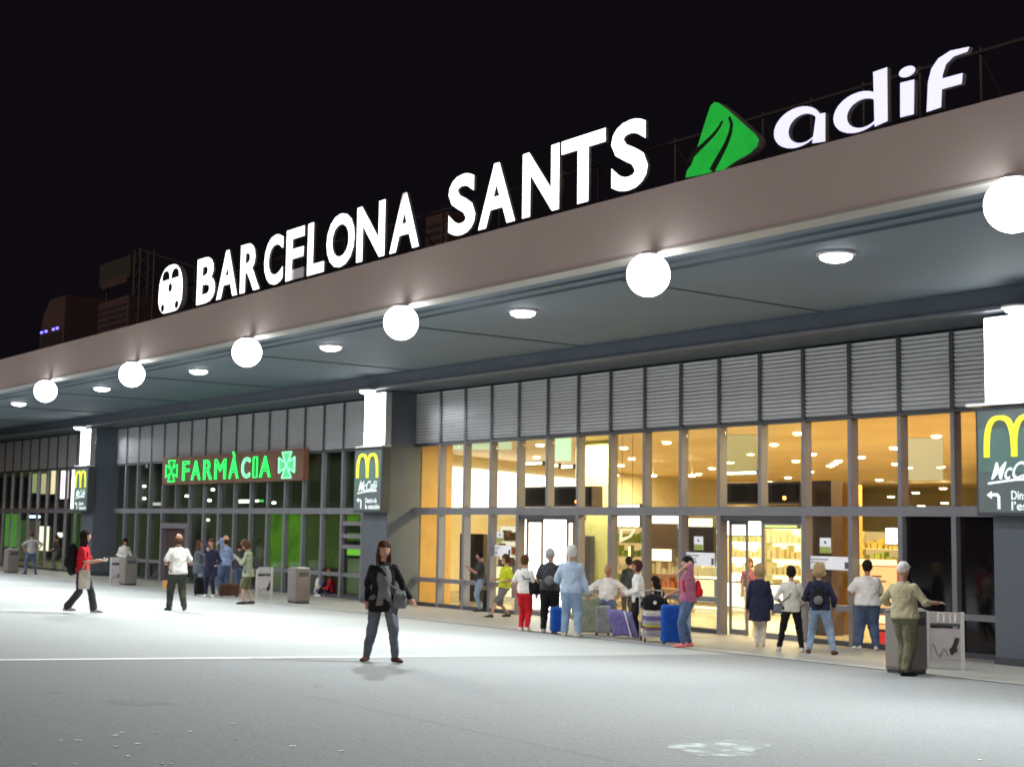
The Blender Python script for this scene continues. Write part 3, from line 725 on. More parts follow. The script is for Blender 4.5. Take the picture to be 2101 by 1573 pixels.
def area(name, loc, sx, sy, e, col, rot=None):
    ld = bpy.data.lights.new(name, 'AREA'); ld.shape = 'RECTANGLE'; ld.size = sx; ld.size_y = sy; ld.energy = e; ld.color = col
    lo = bpy.data.objects.new(name, ld); COL.objects.link(lo); lo.location = loc
    if rot is not None: lo.rotation_euler = Vector(rot).to_track_quat('-Z', 'Y').to_euler()
    return lo
for (x, y) in ((-32, 27), (-26, 27), (-20, 27), (-38, 34), (-29, 34), (-21, 34), (-48, 46), (-36, 45), (-26, 45), (-56, 58), (-44, 58)):
    area('hall_light', (x, y, ZC-.1), 2.4, 1.2, 600, (1, .80, .42))
# dark display boxes over the doors
def dbox(px0, px1, z0, z1, Y, lab):
    a = at(px0, 1025, Y).x; b2 = at(px1, 1025, Y).x
    t = thing('door_display_box', lab, 'display', (a, Y, z0))
    MB().box(0, b2-a, 0, .4, 0, z1-z0).obj('casing', M_brown, t, bevel=.02)
    n = max(2, int((b2-a)/1.3))
    for k in range(n):
        w = (b2-a)/n; MB().box(k*w+.06, (k+1)*w-.06, -.02, -.002, .06, z1-z0-.06).obj('screen', mat('dark_screen', (.012, .01, .01), .2), t)
    MB().box((b2-a)*.8, (b2-a)*.8+.07, -.04, -.022, .1, .17).obj('indicator', glow('orange_led', (1, .35, .05), 12), t)
dbox(1064, 1214, 2.9, 3.46, 24.7, 'dark display box hung inside above the left doorway')
dbox(1484, 1642, 2.95, 3.46, 24.7, 'dark display box hung inside above the right doorway')
hp('column', M_brown, lambda b: (b.box(at(1666, 1000, 25.6).x, at(1705, 1000, 25.6).x, 25.6, 26.0, -.02, 3.5)))
hp('amber_screen_wall', M_wood, lambda b: (b.box(at(1706, 1000, 26.3).x, at(1760, 1000, 26.3).x, 26.3, 26.45, -.02, 3.42)))

# light coloured shop units behind the glass. each is a thing of its own
def unit(px0, py0, px1, py1, Y, m, name, label, cat, depth=.25, z0=None, z1=None):
    a = at(px0, py1, Y); c = at(px1, py0, Y)
    zz0 = a.z if z0 is None else z0; zz1 = c.z if z1 is None else z1
    zz0 = max(zz0, -.02)
    t = thing(name, label, cat, (a.x, Y, zz0)); MB().box(0, c.x-a.x, 0, depth, 0, zz1-zz0).obj('case', M_frame_dark if m[0] != 'c' else m[1], t)
    return t, c.x-a.x, zz1-zz0
def lightpanel(px0, py0, px1, py1, Y, col, s, label, name='light_panel', cat='light panel'):
    a = at(px0, (py0+py1)/2, Y); c = at(px1, (py0+py1)/2, Y); z1 = at((px0+px1)/2, py0, Y).z; z0 = max(at((px0+px1)/2, py1, Y).z, .0)
    t = thing(name, label, cat, (a.x, Y, z0)); w = c.x-a.x
    MB().box(0, w, .02, .14, 0, z1-z0).obj('frame', M_frame_dark, t)
    MB().box(.03, w-.03, 0, .018, .03, z1-z0-.03).obj('face', glow('glow_%02x%02x%02x_%d' % (*(int(q*255) for q in col), int(s*10)), col, s), t); return t
def shopshelf(px0, px1, Y, label, cols, top=2.35, z0=0, glowc=(1, .95, .55), s=1.6, nsh=5, back=True):
    a = at(px0, 1180, Y).x; c = at(px1, 1180, Y).x; w = c-a; h = top-z0
    t = thing('shop_shelf', label, 'shelf', (a, Y, z0))
    MB().box(0, w, .38, .42, 0, h).obj('back_panel', glow('shelf_glow_%d_%d' % (int(s*10), int(glowc[2]*100)), glowc, s) if back else M_cream, t)
    for x in (0, w-.04): MB().box(x, x+.04, 0, .378, 0, h).obj('side', M_cream, t)
    rr_ = random.Random(int(px0))
    for k in range(nsh):
        z = .1+k*(h-.15)/nsh; sh = MB().box(.041, w-.041, .02, .376, z, z+.03).obj('shelf', M_cream, t); x = .08; gi = MB()
        cc = rr_.choice(cols)
        while x < w-.2:
            ww = rr_.uniform(.07, .2); hh = rr_.uniform(.12, (h-.15)/nsh-.09); gi.box(x, x+ww, .06, .3, z+.031, z+.031+hh); x += ww+rr_.uniform(.01, .12)
        gi.obj('goods', mat('goods_%s' % '_'.join('%d' % int(q*99) for q in cc), cc, .5), sh)
    return t
G2 = [(.75, .68, .40), (.8, .78, .55), (.6, .5, .25), (.45, .32, .15), (.7, .72, .35)]
G1 = [(.6, .45, .1), (.5, .15, .05), (.3, .4, .08), (.7, .65, .5), (.15, .08, .05)]
lightpanel(1064, 1058, 1174, 1262, 25.2, (1, 1, .90), 3.2, 'dazzling white lit panel filling the left doorway')
lightpanel(1252, 1056, 1312, 1082, 30, (1, .95, .7), 3, 'white strip light above the gold-coloured stall')
lightpanel(1325, 1056, 1398, 1086, 29, (1, .95, .7), 3, 'white strip light above the dark brown kiosk')
lightpanel(1404, 1061, 1462, 1082, 28, (1, .95, .6), 2.6, 'lit fascia box beside the wide mullion at mid hall')
lightpanel(1482, 1066, 1562, 1100, 29, (1, .98, .78), 3, 'long white lit shop fascia over the yellow shop')
lightpanel(1566, 1066, 1636, 1084, 29.4, (.75, .9, .25), 1.3, 'yellow-green lit strip over the shop shelves')
lightpanel(1815, 1080, 1842, 1118, 25.5, (1, 1, .93), 4, 'small white lit cube sign hanging by the wide mullion', 'hanging_sign', 'sign')
shopshelf(945, 1000, 27.5, 'low shop shelf behind the glass beside the amber panels', G1, top=2.0, s=.5, glowc=(1, .85, .5))
shopshelf(1005, 1062, 28, 'pale shelf unit behind the man in the yellow shirt', G1, s=1.0, glowc=(1, .95, .7))
shopshelf(1250, 1318, 31, 'gold-lit stall shelf in the hall above the seated man', G1, s=.8, glowc=(1, .68, .25))
shopshelf(1326, 1392, 30, 'brown kiosk shelf with a bright menu board', G1, s=.35, glowc=(1, .4, .1))
shopshelf(1405, 1480, 30, 'bright yellow shop shelf behind the woman with the red bag', G2, s=2.0)
shopshelf(1482, 1562, 32, 'brightest shop shelf behind the woman in navy', G2, top=2.5, s=2.6, glowc=(1, .97, .7))
shopshelf(1566, 1645, 31.5, 'yellow-green shop shelf behind the woman in pale cardigan', G2, top=2.5, s=2.0, glowc=(1, 1, .5))
shopshelf(1655, 1750, 33, 'dim brown bar shelf with red lights behind the glass', G1, s=.3, glowc=(1, .45, .12))
shopshelf(1757, 1850, 32, 'amber cafe shelf behind the orange poster', G1, s=.7, glowc=(1, .7, .25))
lightpanel(1336, 1124, 1378, 1152, 28.5, (1, .85, .45), 2.5, 'glowing menu board of the dark brown kiosk', 'menu_board', 'menu board')
lightpanel(1288, 1118, 1294, 1145, 28.8, (1, .8, .3), 3, 'narrow glowing strip beside the gold stall')
hp('kiosk_front', M_brown, lambda b: b.box(at(1326, 1100, 28.9).x, at(1386, 1100, 28.9).x, 28.9, 29.1, 1.55, 2.5))
hp('dark_door', M_brown, lambda b: b.box(at(1412, 1100, 25.0).x, at(1464, 1100, 25.0).x, 25.0, 25.1, 1.45, 2.4))
hp('dark_door', M_brown, lambda b: b.box(at(944, 1100, 26.2).x, at(992, 1100, 26.2).x, 26.2, 26.35, 0, 2.1))
hp('dark_door', mat('blue_black_door', (.04, .045, .07), .5), lambda b: b.box(at(1192, 1100, 27.6).x, at(1212, 1100, 27.6).x, 27.6, 27.75, 0, 2.1))
hp('green_wall', mat('pale_green_wall', (.42, .46, .25), .6, var=.1), lambda b: b.box(at(1180, 1100, 27.8).x, at(1246, 1100, 27.8).x, 27.8, 27.95, -.02, ZC-.01))
lightpanel(1484, 1196, 1640, 1250, 30, (1, .90, .55), 2.4, 'low glowing panel of added shop light beyond the right doorway', 'shop_glow_panel', 'counter')  # glowing panel added for the burnt-out shop light low behind the doors
lightpanel(1404, 1186, 1466, 1236, 29, (1, .84, .42), 1.3, 'low glowing panel of added shop light behind the woman with the red bag', 'shop_glow_panel', 'counter')
lightpanel(1004, 1160, 1050, 1225, 27.4, (1, .88, .50), 1.3, 'low glowing panel behind the man in the yellow shirt', 'shop_glow_panel', 'counter')
# glow slabs added as pale patches of light; tube lights along the shop front
def ceilfield(px0, py0, px1, py1, col, st, label, z=ZC-.03):
    P4 = [atz(x, y, z) for x, y in ((px0, py0), (px1, py0), (px1, py1), (px0, py1))]
    t = thing('ceiling_glow_patch', label, 'ceiling patch', (P4[0].x, P4[0].y, z))
    MB().add([(p.x-P4[0].x, p.y-P4[0].y, dz) for dz in (0, .02) for p in P4], [(0, 1, 2, 3), (7, 6, 5, 4), (0, 4, 5, 1), (1, 5, 6, 2), (2, 6, 7, 3), (3, 7, 4, 0)]).obj('glow_slab', glow('field_%d_%d' % (int(col[2]*100), int(st*100)), col, st), t)
ceilfield(1860, 900, 1935, 985, (1, .82, .42), .6, 'pale cream glowing patch added to the ceiling above the black glass panels')
ceilfield(1484, 893, 1552, 968, (1, .86, .36), .42, 'yellowish glowing patch added to the ceiling above the right doorway')
ceilfield(1120, 898, 1172, 945, (.62, 1, .62), .95, 'greenish white glowing patch added to the ceiling above the left doorway')
ceilfield(915, 905, 1050, 922, (.75, 1, .55), .6, 'pale green glowing patch added to the ceiling beside the amber panel')
for k, (x0_, y0_, x1_, y1_) in enumerate(((1068, 946, 1112, 955), (1122, 950, 1145, 960), (1150, 952, 1175, 962), (1186, 956, 1236, 966))):
    lightpanel(x0_, y0_, x1_, y1_, 28.6+k*.9, (1, .93, .65), 4, 'warm tube light, %s from the left, under the hall ceiling over the left doorway' % ('first', 'second', 'third', 'fourth')[k], 'tube_light', 'tube light')
lightpanel(1486, 965, 1552, 975, 30, (1, .97, .75), 3.5, 'bright white strip just above the right display box', 'tube_light', 'tube light')
lightpanel(1254, 1033, 1312, 1045, 34, (1, .96, .75), 2.6, 'white lit strip just above the transom right of the left display box', 'tube_light', 'tube light')
def poster(px0, py0, px1, py1, Y, label, base, bits, name='poster', cat='poster', es=0):
    a = at(px0, (py0+py1)/2, Y); c = at(px1, (py0+py1)/2, Y); z1 = at((px0+px1)/2, py0, Y).z; z0 = at((px0+px1)/2, py1, Y).z
    w = c.x-a.x; h = z1-z0; t = thing(name, label, cat, (a.x, Y, z0))
    MB().box(0, w, 0, .012, 0, h).obj('sheet', base, t)
    for k, (x0_, x1_, z0_, z1_, m) in enumerate(bits): MB().box(w*x0_, w*x1_, -.004-.001*k, -.001-.0005*k, h*z0_, h*z1_).obj('print', m, t)
    return t
M_paper = mat('paper', (.78, .8, .84), .7, em=(.8, .85, 1), es=.25); M_ink = mat('ink', (.1, .1, .14), .7); M_lime = mat('lime_print', (.4, .5, .12), .6)
M_ltgrey = mat('pale_grey_print', (.45, .47, .55), .7)
ntc = [(.06, .5, .70, .82, M_ltgrey), (.06, .42, .48, .58, M_ltgrey), (.30, .42, .15, .4, M_ltgrey), (.90, .985, .1, .6, M_ink)]
poster(1403, 1133, 1466, 1160, YF+.14, 'white notice strip taped across the glass behind the woman with the red bag', M_paper, ntc, 'notice_strip', 'notice')
poster(1659, 1141, 1742, 1168, YF+.14, 'white notice strip taped across the glass above the blond woman with the backpack', M_paper, ntc, 'notice_strip', 'notice')
poster(1002, 1118, 1048, 1140, YF+.14, 'white notice strip taped across the glass above the man in yellow', M_paper, ntc, 'notice_strip', 'notice')
pst = [(.0, 1, 0, .42, M_lime), (.42, .6, .62, .8, M_ink)]
poster(1424, 1100, 1442, 1128, YF+.14, 'small white and lime notice on the dark door left of the right doorway', M_paper, pst)
poster(1682, 1103, 1704, 1134, YF+.14, 'small white and lime notice on the glass before the brown column', M_paper, pst)
poster(1019, 1090, 1032, 1112, YF+.14, 'small white and lime notice above the man in the yellow shirt', M_paper, pst)
M_red = mat('red_frame', (.7, .03, .02), .4, em=(1, .04, .03), es=.5); M_or = mat('orange_poster', (.8, .5, .2), .6, em=(1, .6, .22), es=.9)
poster(1757, 1146, 1846, 1256, YF+.34, 'large orange backlit poster in a red frame behind the big man in white', M_red, [(.02, .94, .03, .86, M_or), (.02, .94, .88, .99, mat('yellow_band', (.8, .7, .3), .5, em=(1, .9, .45), es=1.4)), (.35, .60, .66, .69, mat('red_print', (.6, .08, .04), .6)), (.35, .70, .57, .60, MATS['red_print'])], cat='poster')
poster(1800, 1262, 1846, 1322, YF+.34, 'red and yellow lit counter front low behind the glass', M_red, [(.02, .98, .72, .98, MATS['yellow_band']), (.02, .98, .52, .68, MATS['orange_poster']), (.02, .98, .42, .50, M_brown)], 'counter_front', 'counter')
# a hanging sail-shaped sign
a = at(1272, 1084, 27); t = thing('hanging_pennant', 'pale sail-shaped sign hanging over the gold stall', 'sign', (a.x, 27, a.z))
wv = at(1302, 1084, 27).x-a.x; hv = a.z-at(1272, 1112, 27).z
MB().ring([(0, 0), (wv, 0), (wv*.7, -hv*.6), (-.03, -hv)], [(.06, -.06), (wv-.1, -.05), (wv*.62, -hv*.5), (.05, -hv+.12)], 0, .05).obj('rim', glow('pennant_glow', (1, .85, .5), 1.2), t)
MB().tube((.05, .02, 0), (.05, .02, ZC-a.z), .01, n=4).tube((wv*.8, .02, 0), (wv*.8, .02, ZC-a.z), .01, n=4).obj('wire', M_frame_dark, t)
# hung pendants on long rods in the far hall
for px in (1340, 1420, 1262):
    p = at(px, 975, 38); o = thing('pendant_lamp', 'slim rod lamp hanging in the far hall', 'lamp', (p.x, 38, p.z), group='slim rod lamps in the far hall')
    MB().tube((0, 0, 0), (0, 0, ZC-p.z), .02, n=5).obj('rod', M_cream, o); MB().lathe([(.14, .02), (.16, 0), (.1, -.05)], n=12).obj('shade', M_dl, o)
# two amber timber panels next to the middle pillar stand in the first bay panel: built as the side wall above
# ---------------------------------------------------------------- inside the pharmacy (bay 2) and the left bay
D = thing('pharmacy_interior', 'dim greenish pharmacy interior behind the dark glazing', 'shop interior')
M_olive = mat('olive_dark_wall', (.10, .12, .08), .7, var=.2, vs=.6)
part('back_wall', M_olive, lambda b: b.box(-59, -36.75, 25.1, 25.2, -.02, ZC), parent=D)
part('ceiling', mat('dark_ceiling', (.05, .055, .05), .7), lambda b: b.box(-59, -36.9, YF+.24, 25.2, ZC, ZC+.1), parent=D)
part('side_wall', M_olive, lambda b: b.box(-36.95, -36.8, YF+.5, 25.09, -.02, ZC), parent=D)
part('side_wall', M_olive, lambda b: b.box(-59.1, -58.95, YF+.5, 25.09, -.02, ZC), parent=D)
M_g1 = mat('lit_green_film', (.1, .28, .01), .5, em=(.16, .42, .01), es=.26, var=.5, vs=1.3); M_g2 = mat('dim_green_film', (.08, .13, .02), .5, em=(.12, .2, .02), es=.16, var=.3, vs=1)
def film(px0, py0, px1, py1, m):
    a = at(px0, (py0+py1)/2, YF+.135); c = at(px1, (py0+py1)/2, YF+.135); z1 = min(at(px0, py0, YF+.135).z, ZTR0); z0 = max(at(px0, py1, YF+.135).z, 0)
    part('green_film', m, lambda b: b.box(a.x, c.x, YF+.135, YF+.15, z0, z1), parent=D)
film(552, 1052, 585, 1162, M_g1); film(590, 1052, 622, 1162, M_g1)
film(552, 1172, 585, 1215, M_g2); film(625, 1055, 660, 1162, M_g2); film(664, 1055, 700, 1162, M_g2)
film(712, 1055, 738, 1075, M_g1); film(712, 1092, 738, 1108, M_g1); film(712, 1145, 738, 1215, M_g2)
film(712, 1122, 738, 1138, glow('bright_lime', (.35, 1, .08), .8)); film(430, 1055, 545, 1165, mat('olive_film', (.06, .08, .03), .5, em=(.1, .14, .05), es=.1))
film(232, 1052, 325, 1150, MATS['olive_film'])
gx = 0
for (px0, py0, px1, py1, c, s) in ((489, 1023, 512, 1033, (1, 1, .85), 4), (523, 1023, 531, 1031, (1, 1, .9), 4), (531, 1023, 541, 1031, (.1, .8, .15), 1.5), (522, 1062, 546, 1074, (1, 1, .85), 4), (556, 1066, 563, 1075, (1, 1, .8), 4), (313, 1029, 330, 1038, (1, 1, .95), 1)):
    lightpanel(px0, py0, px1, py1, 24.7, c, s, ['wide white lit strip inside the pharmacy just above the transom', 'short white lit end of the exit sign inside the pharmacy', 'short green lit end of the exit sign inside the pharmacy', 'wide white lit strip inside the pharmacy just below the transom', 'tiny slanted lit strip beside the green film', 'faint pale lit strip at the left of the pharmacy'][gx], 'lit_strip', 'strip light'); gx += 1
for (px, py) in ((383, 1017), (437, 1004), (430, 1026), (426, 1066), (457, 1062), (601, 1067), (652, 1076), (296, 997), (296, 1022), (271, 1064), (562, 1031)):
    p = at(px, py, 24.7); o = link('spot_lamp', MB().lathe([(.055, .04), (.08, .0), (.06, -.045)], n=10).mesh('spot_lamp', glow('cool_spot', (1, 1, .95), 9))); o.location = p
    tag(o, 'small white spot lamp inside the dark pharmacy', 'spot lamp', 'small lamps inside the pharmacy')
    MB().tube((0, 0, .04), (0, 0, ZC-p.z), .008, n=4).obj('rod', M_frame_dark, o)
area('pharmacy_light', (-47, 24.4, 4.7), 16, .5, 30, (.8, 1, .6))
# left bay
K = thing('left_shop_interior', 'green and cream lit shop interior in the far left bay', 'shop interior')
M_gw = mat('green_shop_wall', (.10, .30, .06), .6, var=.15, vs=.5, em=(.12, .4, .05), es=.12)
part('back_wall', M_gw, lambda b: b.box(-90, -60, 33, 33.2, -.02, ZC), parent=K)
part('ceiling', mat('green_ceiling', (.3, .4, .2), .6), lambda b: b.box(-90, -60, YF+.24, 33, ZC, ZC+.1), parent=K)
part('side_wall', M_cream, lambda b: b.box(-60.0, -59.85, YF+.5, 33, -.02, ZC), parent=K)
part('bulkhead', M_brown, lambda b: b.box(-90, -61, 25.0, 25.3, 2.86, 3.25), parent=K)
for (x) in (-64, -70, -77): area('left_shop_light', (x, 28, 4.7), 2, 1.5, 170, (.9, 1, .62))
q = [(104, 964, 119, 1014, (1, .85, .5), 1.3, 'cream lit panel in the left bay'), (124, 964, 140, 1024, (1, .8, .85), 2.6, 'pinkish white lit panel in the left bay'), (146, 962, 158, 1046, (1, .98, .95), 3.5, 'tall white lit panel in the left bay next to the pillar'), (80, 1078, 100, 1130, (1, 1, .75), 1.6, 'cream lit poster panel behind the far left passers-by'), (60, 1056, 82, 1063, (.6, .85, 1), 5, 'bluish white lamp strip below the transom of the left bay'), (117, 1091, 131, 1103, (1, 1, .95), 1.5, 'small square white lit notice in the left bay'), (66, 970, 78, 1012, (.6, .7, .3), .6, 'dim yellow-green lit panel in the left bay'), (84, 970, 100, 1014, (.8, .75, .4), .8, 'khaki lit panel in the left bay')]
for a in q: lightpanel(*a[:4], 24.6, a[4], a[5], a[6])
part('green_screen', mat('leaf_green', (.1, .35, .05), .5, em=(.1, .45, .05), es=.5), lambda b: b.box(at(10, 1090, 24.4).x, at(36, 1090, 24.4).x, 24.4, 24.5, .9, 2.62), parent=K)
part('grey_screen', mat('grey_screen', (.3, .32, .3), .6), lambda b: b.box(at(37, 1090, 24.8).x, at(78, 1090, 24.8).x, 24.8, 24.9, .3, 2.3), parent=K)

# ---------------------------------------------------------------- people
SKIN = mat('skin', (.48, .27, .19), .55, var=.08, vs=12, spec=.4)
SKIN2 = mat('skin_tanned', (.36, .19, .12), .55, var=.08, vs=12, spec=.4)
M_eye = mat('eye_dark', (.02, .015, .012), .3); M_lip = mat('lip', (.30, .10, .09), .5)
def ik(a, b, l1, l2, hint):
    d = b-a; L_ = min(d.length, l1+l2-.002); b = a+d.normalized()*L_
    x = (L_*L_+l1*l1-l2*l2)/(2*L_); h = math.sqrt(max(0, l1*l1-x*x)); u = d.normalized()
    p = Vector(hint)-u*Vector(hint).dot(u)
    if p.length < 1e-4: p = Vector((0, 1, 0))
    return a+u*x+p.normalized()*h, b
def folds(o, st=.028, sc=.11, mid=.42):
    tx = bpy.data.textures.get('folds%d' % int(sc*1000))
    if not tx: tx = bpy.data.textures.new('folds%d' % int(sc*1000), 'CLOUDS'); tx.noise_scale = sc; tx.noise_depth = 2
    d = o.modifiers.new('folds', 'DISPLACE'); d.texture = tx; d.strength = st; d.mid_level = mid; d.texture_coords = 'LOCAL'
def remesh(o, vox, sm=2):
    r = o.modifiers.new('remesh', 'REMESH'); r.mode = 'VOXEL'; r.voxel_size = vox; r.use_smooth_shade = True
    if sm:
        s = o.modifiers.new('smooth', 'SMOOTH'); s.iterations = sm; s.factor = .5
def capsule(mb, a, b, ra, rb, n=12):
    a = Vector(a); b = Vector(b); d = (b-a); L_ = d.length; q = d.to_track_quat('Z', 'Y'); prof = []
    for i in range(4): t = math.pi/2*(1-i/4)*.98; prof.append((ra*math.cos(t), -ra*math.sin(t)))
    prof.append((ra, 0)); prof.append((rb, L_))
    for i in range(1, 5): t = math.pi/2*i/4*.98; prof.append((rb*math.cos(t), L_+rb*math.sin(t)))
    mb.lathe(prof, a, n, q)
def wobble_mat(name, col, folds=1.):
    """woven cloth: soft folds in the normal, faint tone changes"""
    key = 'garment_'+name
    if key in MATS: return MATS[key]
    m = bpy.data.materials.new(key); m.use_nodes = True; t = m.node_tree; n = t.nodes; l = t.links; b = n['Principled BSDF']
    b.inputs['Roughness'].default_value = .85; b.inputs['Specular IOR Level'].default_value = .2
    tc = n.new('ShaderNodeTexCoord'); mp = n.new('ShaderNodeMapping'); mp.inputs['Scale'].default_value = (7, 7, 3.2); l.new(tc.outputs['Object'], mp.inputs[0])
    no = n.new('ShaderNodeTexNoise'); no.inputs['Scale'].default_value = 1; no.inputs['Detail'].default_value = 2; no.inputs['Distortion'].default_value = 1.2; l.new(mp.outputs[0], no.inputs['Vector'])
    bp = n.new('ShaderNodeBump'); bp.inputs['Strength'].default_value = .8*folds; bp.inputs['Distance'].default_value = .06; l.new(no.outputs['Fac'], bp.inputs['Height']); l.new(bp.outputs[0], b.inputs['Normal'])
    n2 = n.new('ShaderNodeTexNoise'); n2.inputs['Scale'].default_value = 6; l.new(tc.outputs['Object'], n2.inputs['Vector'])
    mr = n.new('ShaderNodeMapRange'); mr.inputs[1].default_value = .3; mr.inputs[2].default_value = .7; mr.inputs[3].default_value = .8; mr.inputs[4].default_value = 1.15; l.new(n2.outputs['Fac'], mr.inputs[0])
    sc = n.new('ShaderNodeVectorMath'); sc.operation = 'SCALE'; sc.inputs[0].default_value = col; l.new(mr.outputs[0], sc.inputs['Scale']); l.new(sc.outputs[0], b.inputs['Base Color'])
    MATS[key] = m; return m
def plaid_mat(name, c1, c2):
    m = bpy.data.materials.new(name); m.use_nodes = True; t = m.node_tree; n = t.nodes; l = t.links; b = n['Principled BSDF']; b.inputs['Roughness'].default_value = .85
    tc = n.new('ShaderNodeTexCoord'); ck = n.new('ShaderNodeTexChecker'); ck.inputs['Scale'].default_value = 22; ck.inputs[1].default_value = (*c1, 1); ck.inputs[2].default_value = (*c2, 1)
    l.new(tc.outputs['Object'], ck.inputs[0]); l.new(ck.outputs[0], b.inputs['Base Color']); MATS['garment_'+name] = m; return m
C = dict(darkolive=(.05, .056, .045), white=(.78, .78, .76), offwhite=(.62, .62, .56), black=(.012, .012, .014), charcoal=(.05, .052, .058), grey=(.17, .175, .18), lightgrey=(.38, .38, .39), red=(.62, .02, .035), darkred=(.4, .02, .03), navy=(.022, .025, .06), denim=(.085, .13, .23), lightdenim=(.24, .34, .48), greydenim=(.13, .15, .18), paleblue=(.38, .48, .62), yellow=(.58, .66, .03), beige=(.55, .50, .38), khaki=(.34, .31, .20), olive=(.12, .125, .075), sage=(.30, .34, .24), plum=(.26, .10, .17), pinkpurple=(.35, .12, .20), brown=(.10, .05, .03), cream=(.62, .58, .48), blond=(.42, .30, .15), brownhair=(.09, .045, .02), blackhair=(.015, .011, .01), greyhair=(.35, .34, .33), whitehair=(.62, .61, .6), redbrown=(.07, .026, .018), ginger=(.2, .08, .03), purple=(.16, .14, .34), blue=(.012, .085, .42), pinkshoe=(.85, .25, .22))
def gm(c): return MATS['garment_'+c] if 'garment_'+c in MATS else wobble_mat(c, C[c])
plaid_mat('plaid', (.10, .16, .34), (.34, .42, .58))
PEOPLE = []
def person(foot, H, face, label, top='white', bottom='denim', shoes='black', hair=('short', 'brownhair'), sleeve='long', length=0., lean=(0, 0), hipz=.90,
           feet=((-.10, 0), (.10, 0)), hands=((-.23, .06, .80), (.23, .06, .80)), elbow=((-.5, -1, -.3), (.5, -1, -.3)), look=(0, 0), girth=1., flare=0., shorts=False,
           skin=SKIN, open_over=None, footdir=(0, 0), sit=False, kneehint=(0, 1, 0), twist=0, belly=0., face_parts=True, loose=0.):
    p0 = gnd(*foot) if len(foot) == 2 else Vector(foot)
    k = H/1.7
    tc_ = Vector((-p0.x, -p0.y, 0)).normalized(); a = math.radians(face); cr = Vector((-tc_.y, tc_.x, 0))   # cr: towards the right of someone who watches
    fw = tc_*math.cos(a) + cr*math.sin(a); rz = math.atan2(-fw.x, fw.y)
    t = thing('person', label, 'person', p0, rz)
    t.scale = (k, k, k); girth *= 1.07; loose += .008
    up = Vector((lean[0], lean[1], 1)).normalized(); hip = Vector((0, 0, hipz)); sx = Matrix.Rotation(math.radians(twist), 3, 'Z') @ Vector((1, 0, 0))
    sx = (sx-up*sx.dot(up)).normalized(); sy = up.cross(sx)
    def T(z, x=0, y=0): return hip+up*z+sx*x+sy*y
    neck = T(.50); sh = [T(.415, -.150*(.5+.5*girth)), T(.415, .150*(.5+.5*girth))]
    Rh = Matrix.Rotation(math.radians(-look[0]), 3, 'Z') @ Matrix.Rotation(math.radians(look[1]), 3, 'X')
    up2 = (up+Vector((0, 0, 1.2))).normalized(); hc = neck+up2*.075+Rh @ Vector((0, .018, .108))
    hj = [Vector((-.088, 0, hipz)), Vector((.088, 0, hipz))]
    fz = [gz(p0.y)*0]*2
    legs = []
    for s in (0, 1):
        fx, fy = feet[s][0], feet[s][1]; az = (feet[s][2] if len(feet[s]) > 2 else 0)+.085
        kn, an = ik(hj[s]+Vector((0, 0, -.02)), Vector((fx, fy, az)), .42, .405, kneehint); legs.append((hj[s], kn, an))
    arms = []
    for s in (0, 1):
        el, wr = ik(sh[s], Vector(hands[s]), .285, .25, elbow[s]); arms.append((sh[s], el, wr))
    # --- body, one continuous skin
    mb = MB()
    mb.loft([(T(z, 0, y), sx*rx, sy*ry) for z, rx, ry, y in ((-.09, .09, .08, 0), (-.03, .15, .10, 0), (.12, .135, .095, 0), (.28, .145, .10, .0), (.40, .155, .085, 0), (.46, .09, .06, 0), (.50, .05, .05, 0))], 16)
    mb.loft([(neck+up2*z+Rh @ Vector((0, y, 0)), Rh @ Vector((.052, 0, 0)), Rh @ Vector((0, .056, 0))) for z, y in ((-.05, -.01), (.05, 0), (.12, .0))], 12)
    mb.ellip(hc, (.083, .100, .119), Rh, 18, 12)
    mb.ellip(hc+Rh @ Vector((0, .028, -.058)), (.052, .058, .055), Rh, 12, 8)
    mb.ellip(hc+Rh @ Vector((0, .095, -.018)), (.013, .020, .026), Rh, 8, 6)
    mb.ellip(hc+Rh @ Vector((0, .074, .028)), (.050, .018, .014), Rh, 8, 6)
    for s in (-1, 1): mb.ellip(hc+Rh @ Vector((s*.077, -.005, -.01)), (.012, .022, .032), Rh, 8, 6)
    for s, (a_, e_, w_) in enumerate(arms):
        capsule(mb, a_, e_, .046, .037); capsule(mb, e_, w_, .037, .026)
        d = (w_-e_).normalized(); side = d.cross(Vector((0, 1, 0)) if abs(d.y) < .8 else Vector((0, 0, 1))).normalized(); nrm = d.cross(side).normalized(); sg = 1 if s else -1
        Mp = Matrix((side, nrm, d)).transposed()
        mb.ellip(w_+d*.045, (.038, .018, .05), Mp, 10, 8)
        for q in range(4):
            off = (-.027+.018*q); L1 = (.055, .065, .06, .048)[q]
            b0 = w_+d*.07+side*off; b1 = b0+d*L1*.6+nrm*.008*sg; b2 = b1+d*L1*.45+nrm*.02*sg
            capsule(mb, b0, b1, .0095, .009, 6); capsule(mb, b1, b2, .009, .008, 6)
        capsule(mb, w_+d*.025+side*.03, w_+d*.065+side*.06, .012, .010, 6)
    for (a_, e_, w_) in legs: capsule(mb, a_, e_, .070, .048); capsule(mb, e_, w_, .047, .034)
    for s, (a_, e_, w_) in enumerate(legs):
        fd = math.radians(footdir[s]); d = Vector((math.sin(fd), math.cos(fd), 0)); capsule(mb, w_+Vector((0, 0, -.035))-d*.02, w_+Vector((0, 0, -.055))+d*.12, .034, .026)
    o = mb.obj('body', skin, t, smooth=True); remesh(o, .009*k, 2)
    if face_parts:
        for s in (-1, 1): MB().ellip(hc+Rh @ Vector((s*.030, .083, .008)), (.012, .008, .007), Rh, 8, 6).obj('eye', M_eye, t, smooth=True)
        MB().ellip(hc+Rh @ Vector((0, .084, -.058)), (.024, .008, .007), Rh, 8, 6).obj('mouth', M_lip, t, smooth=True)
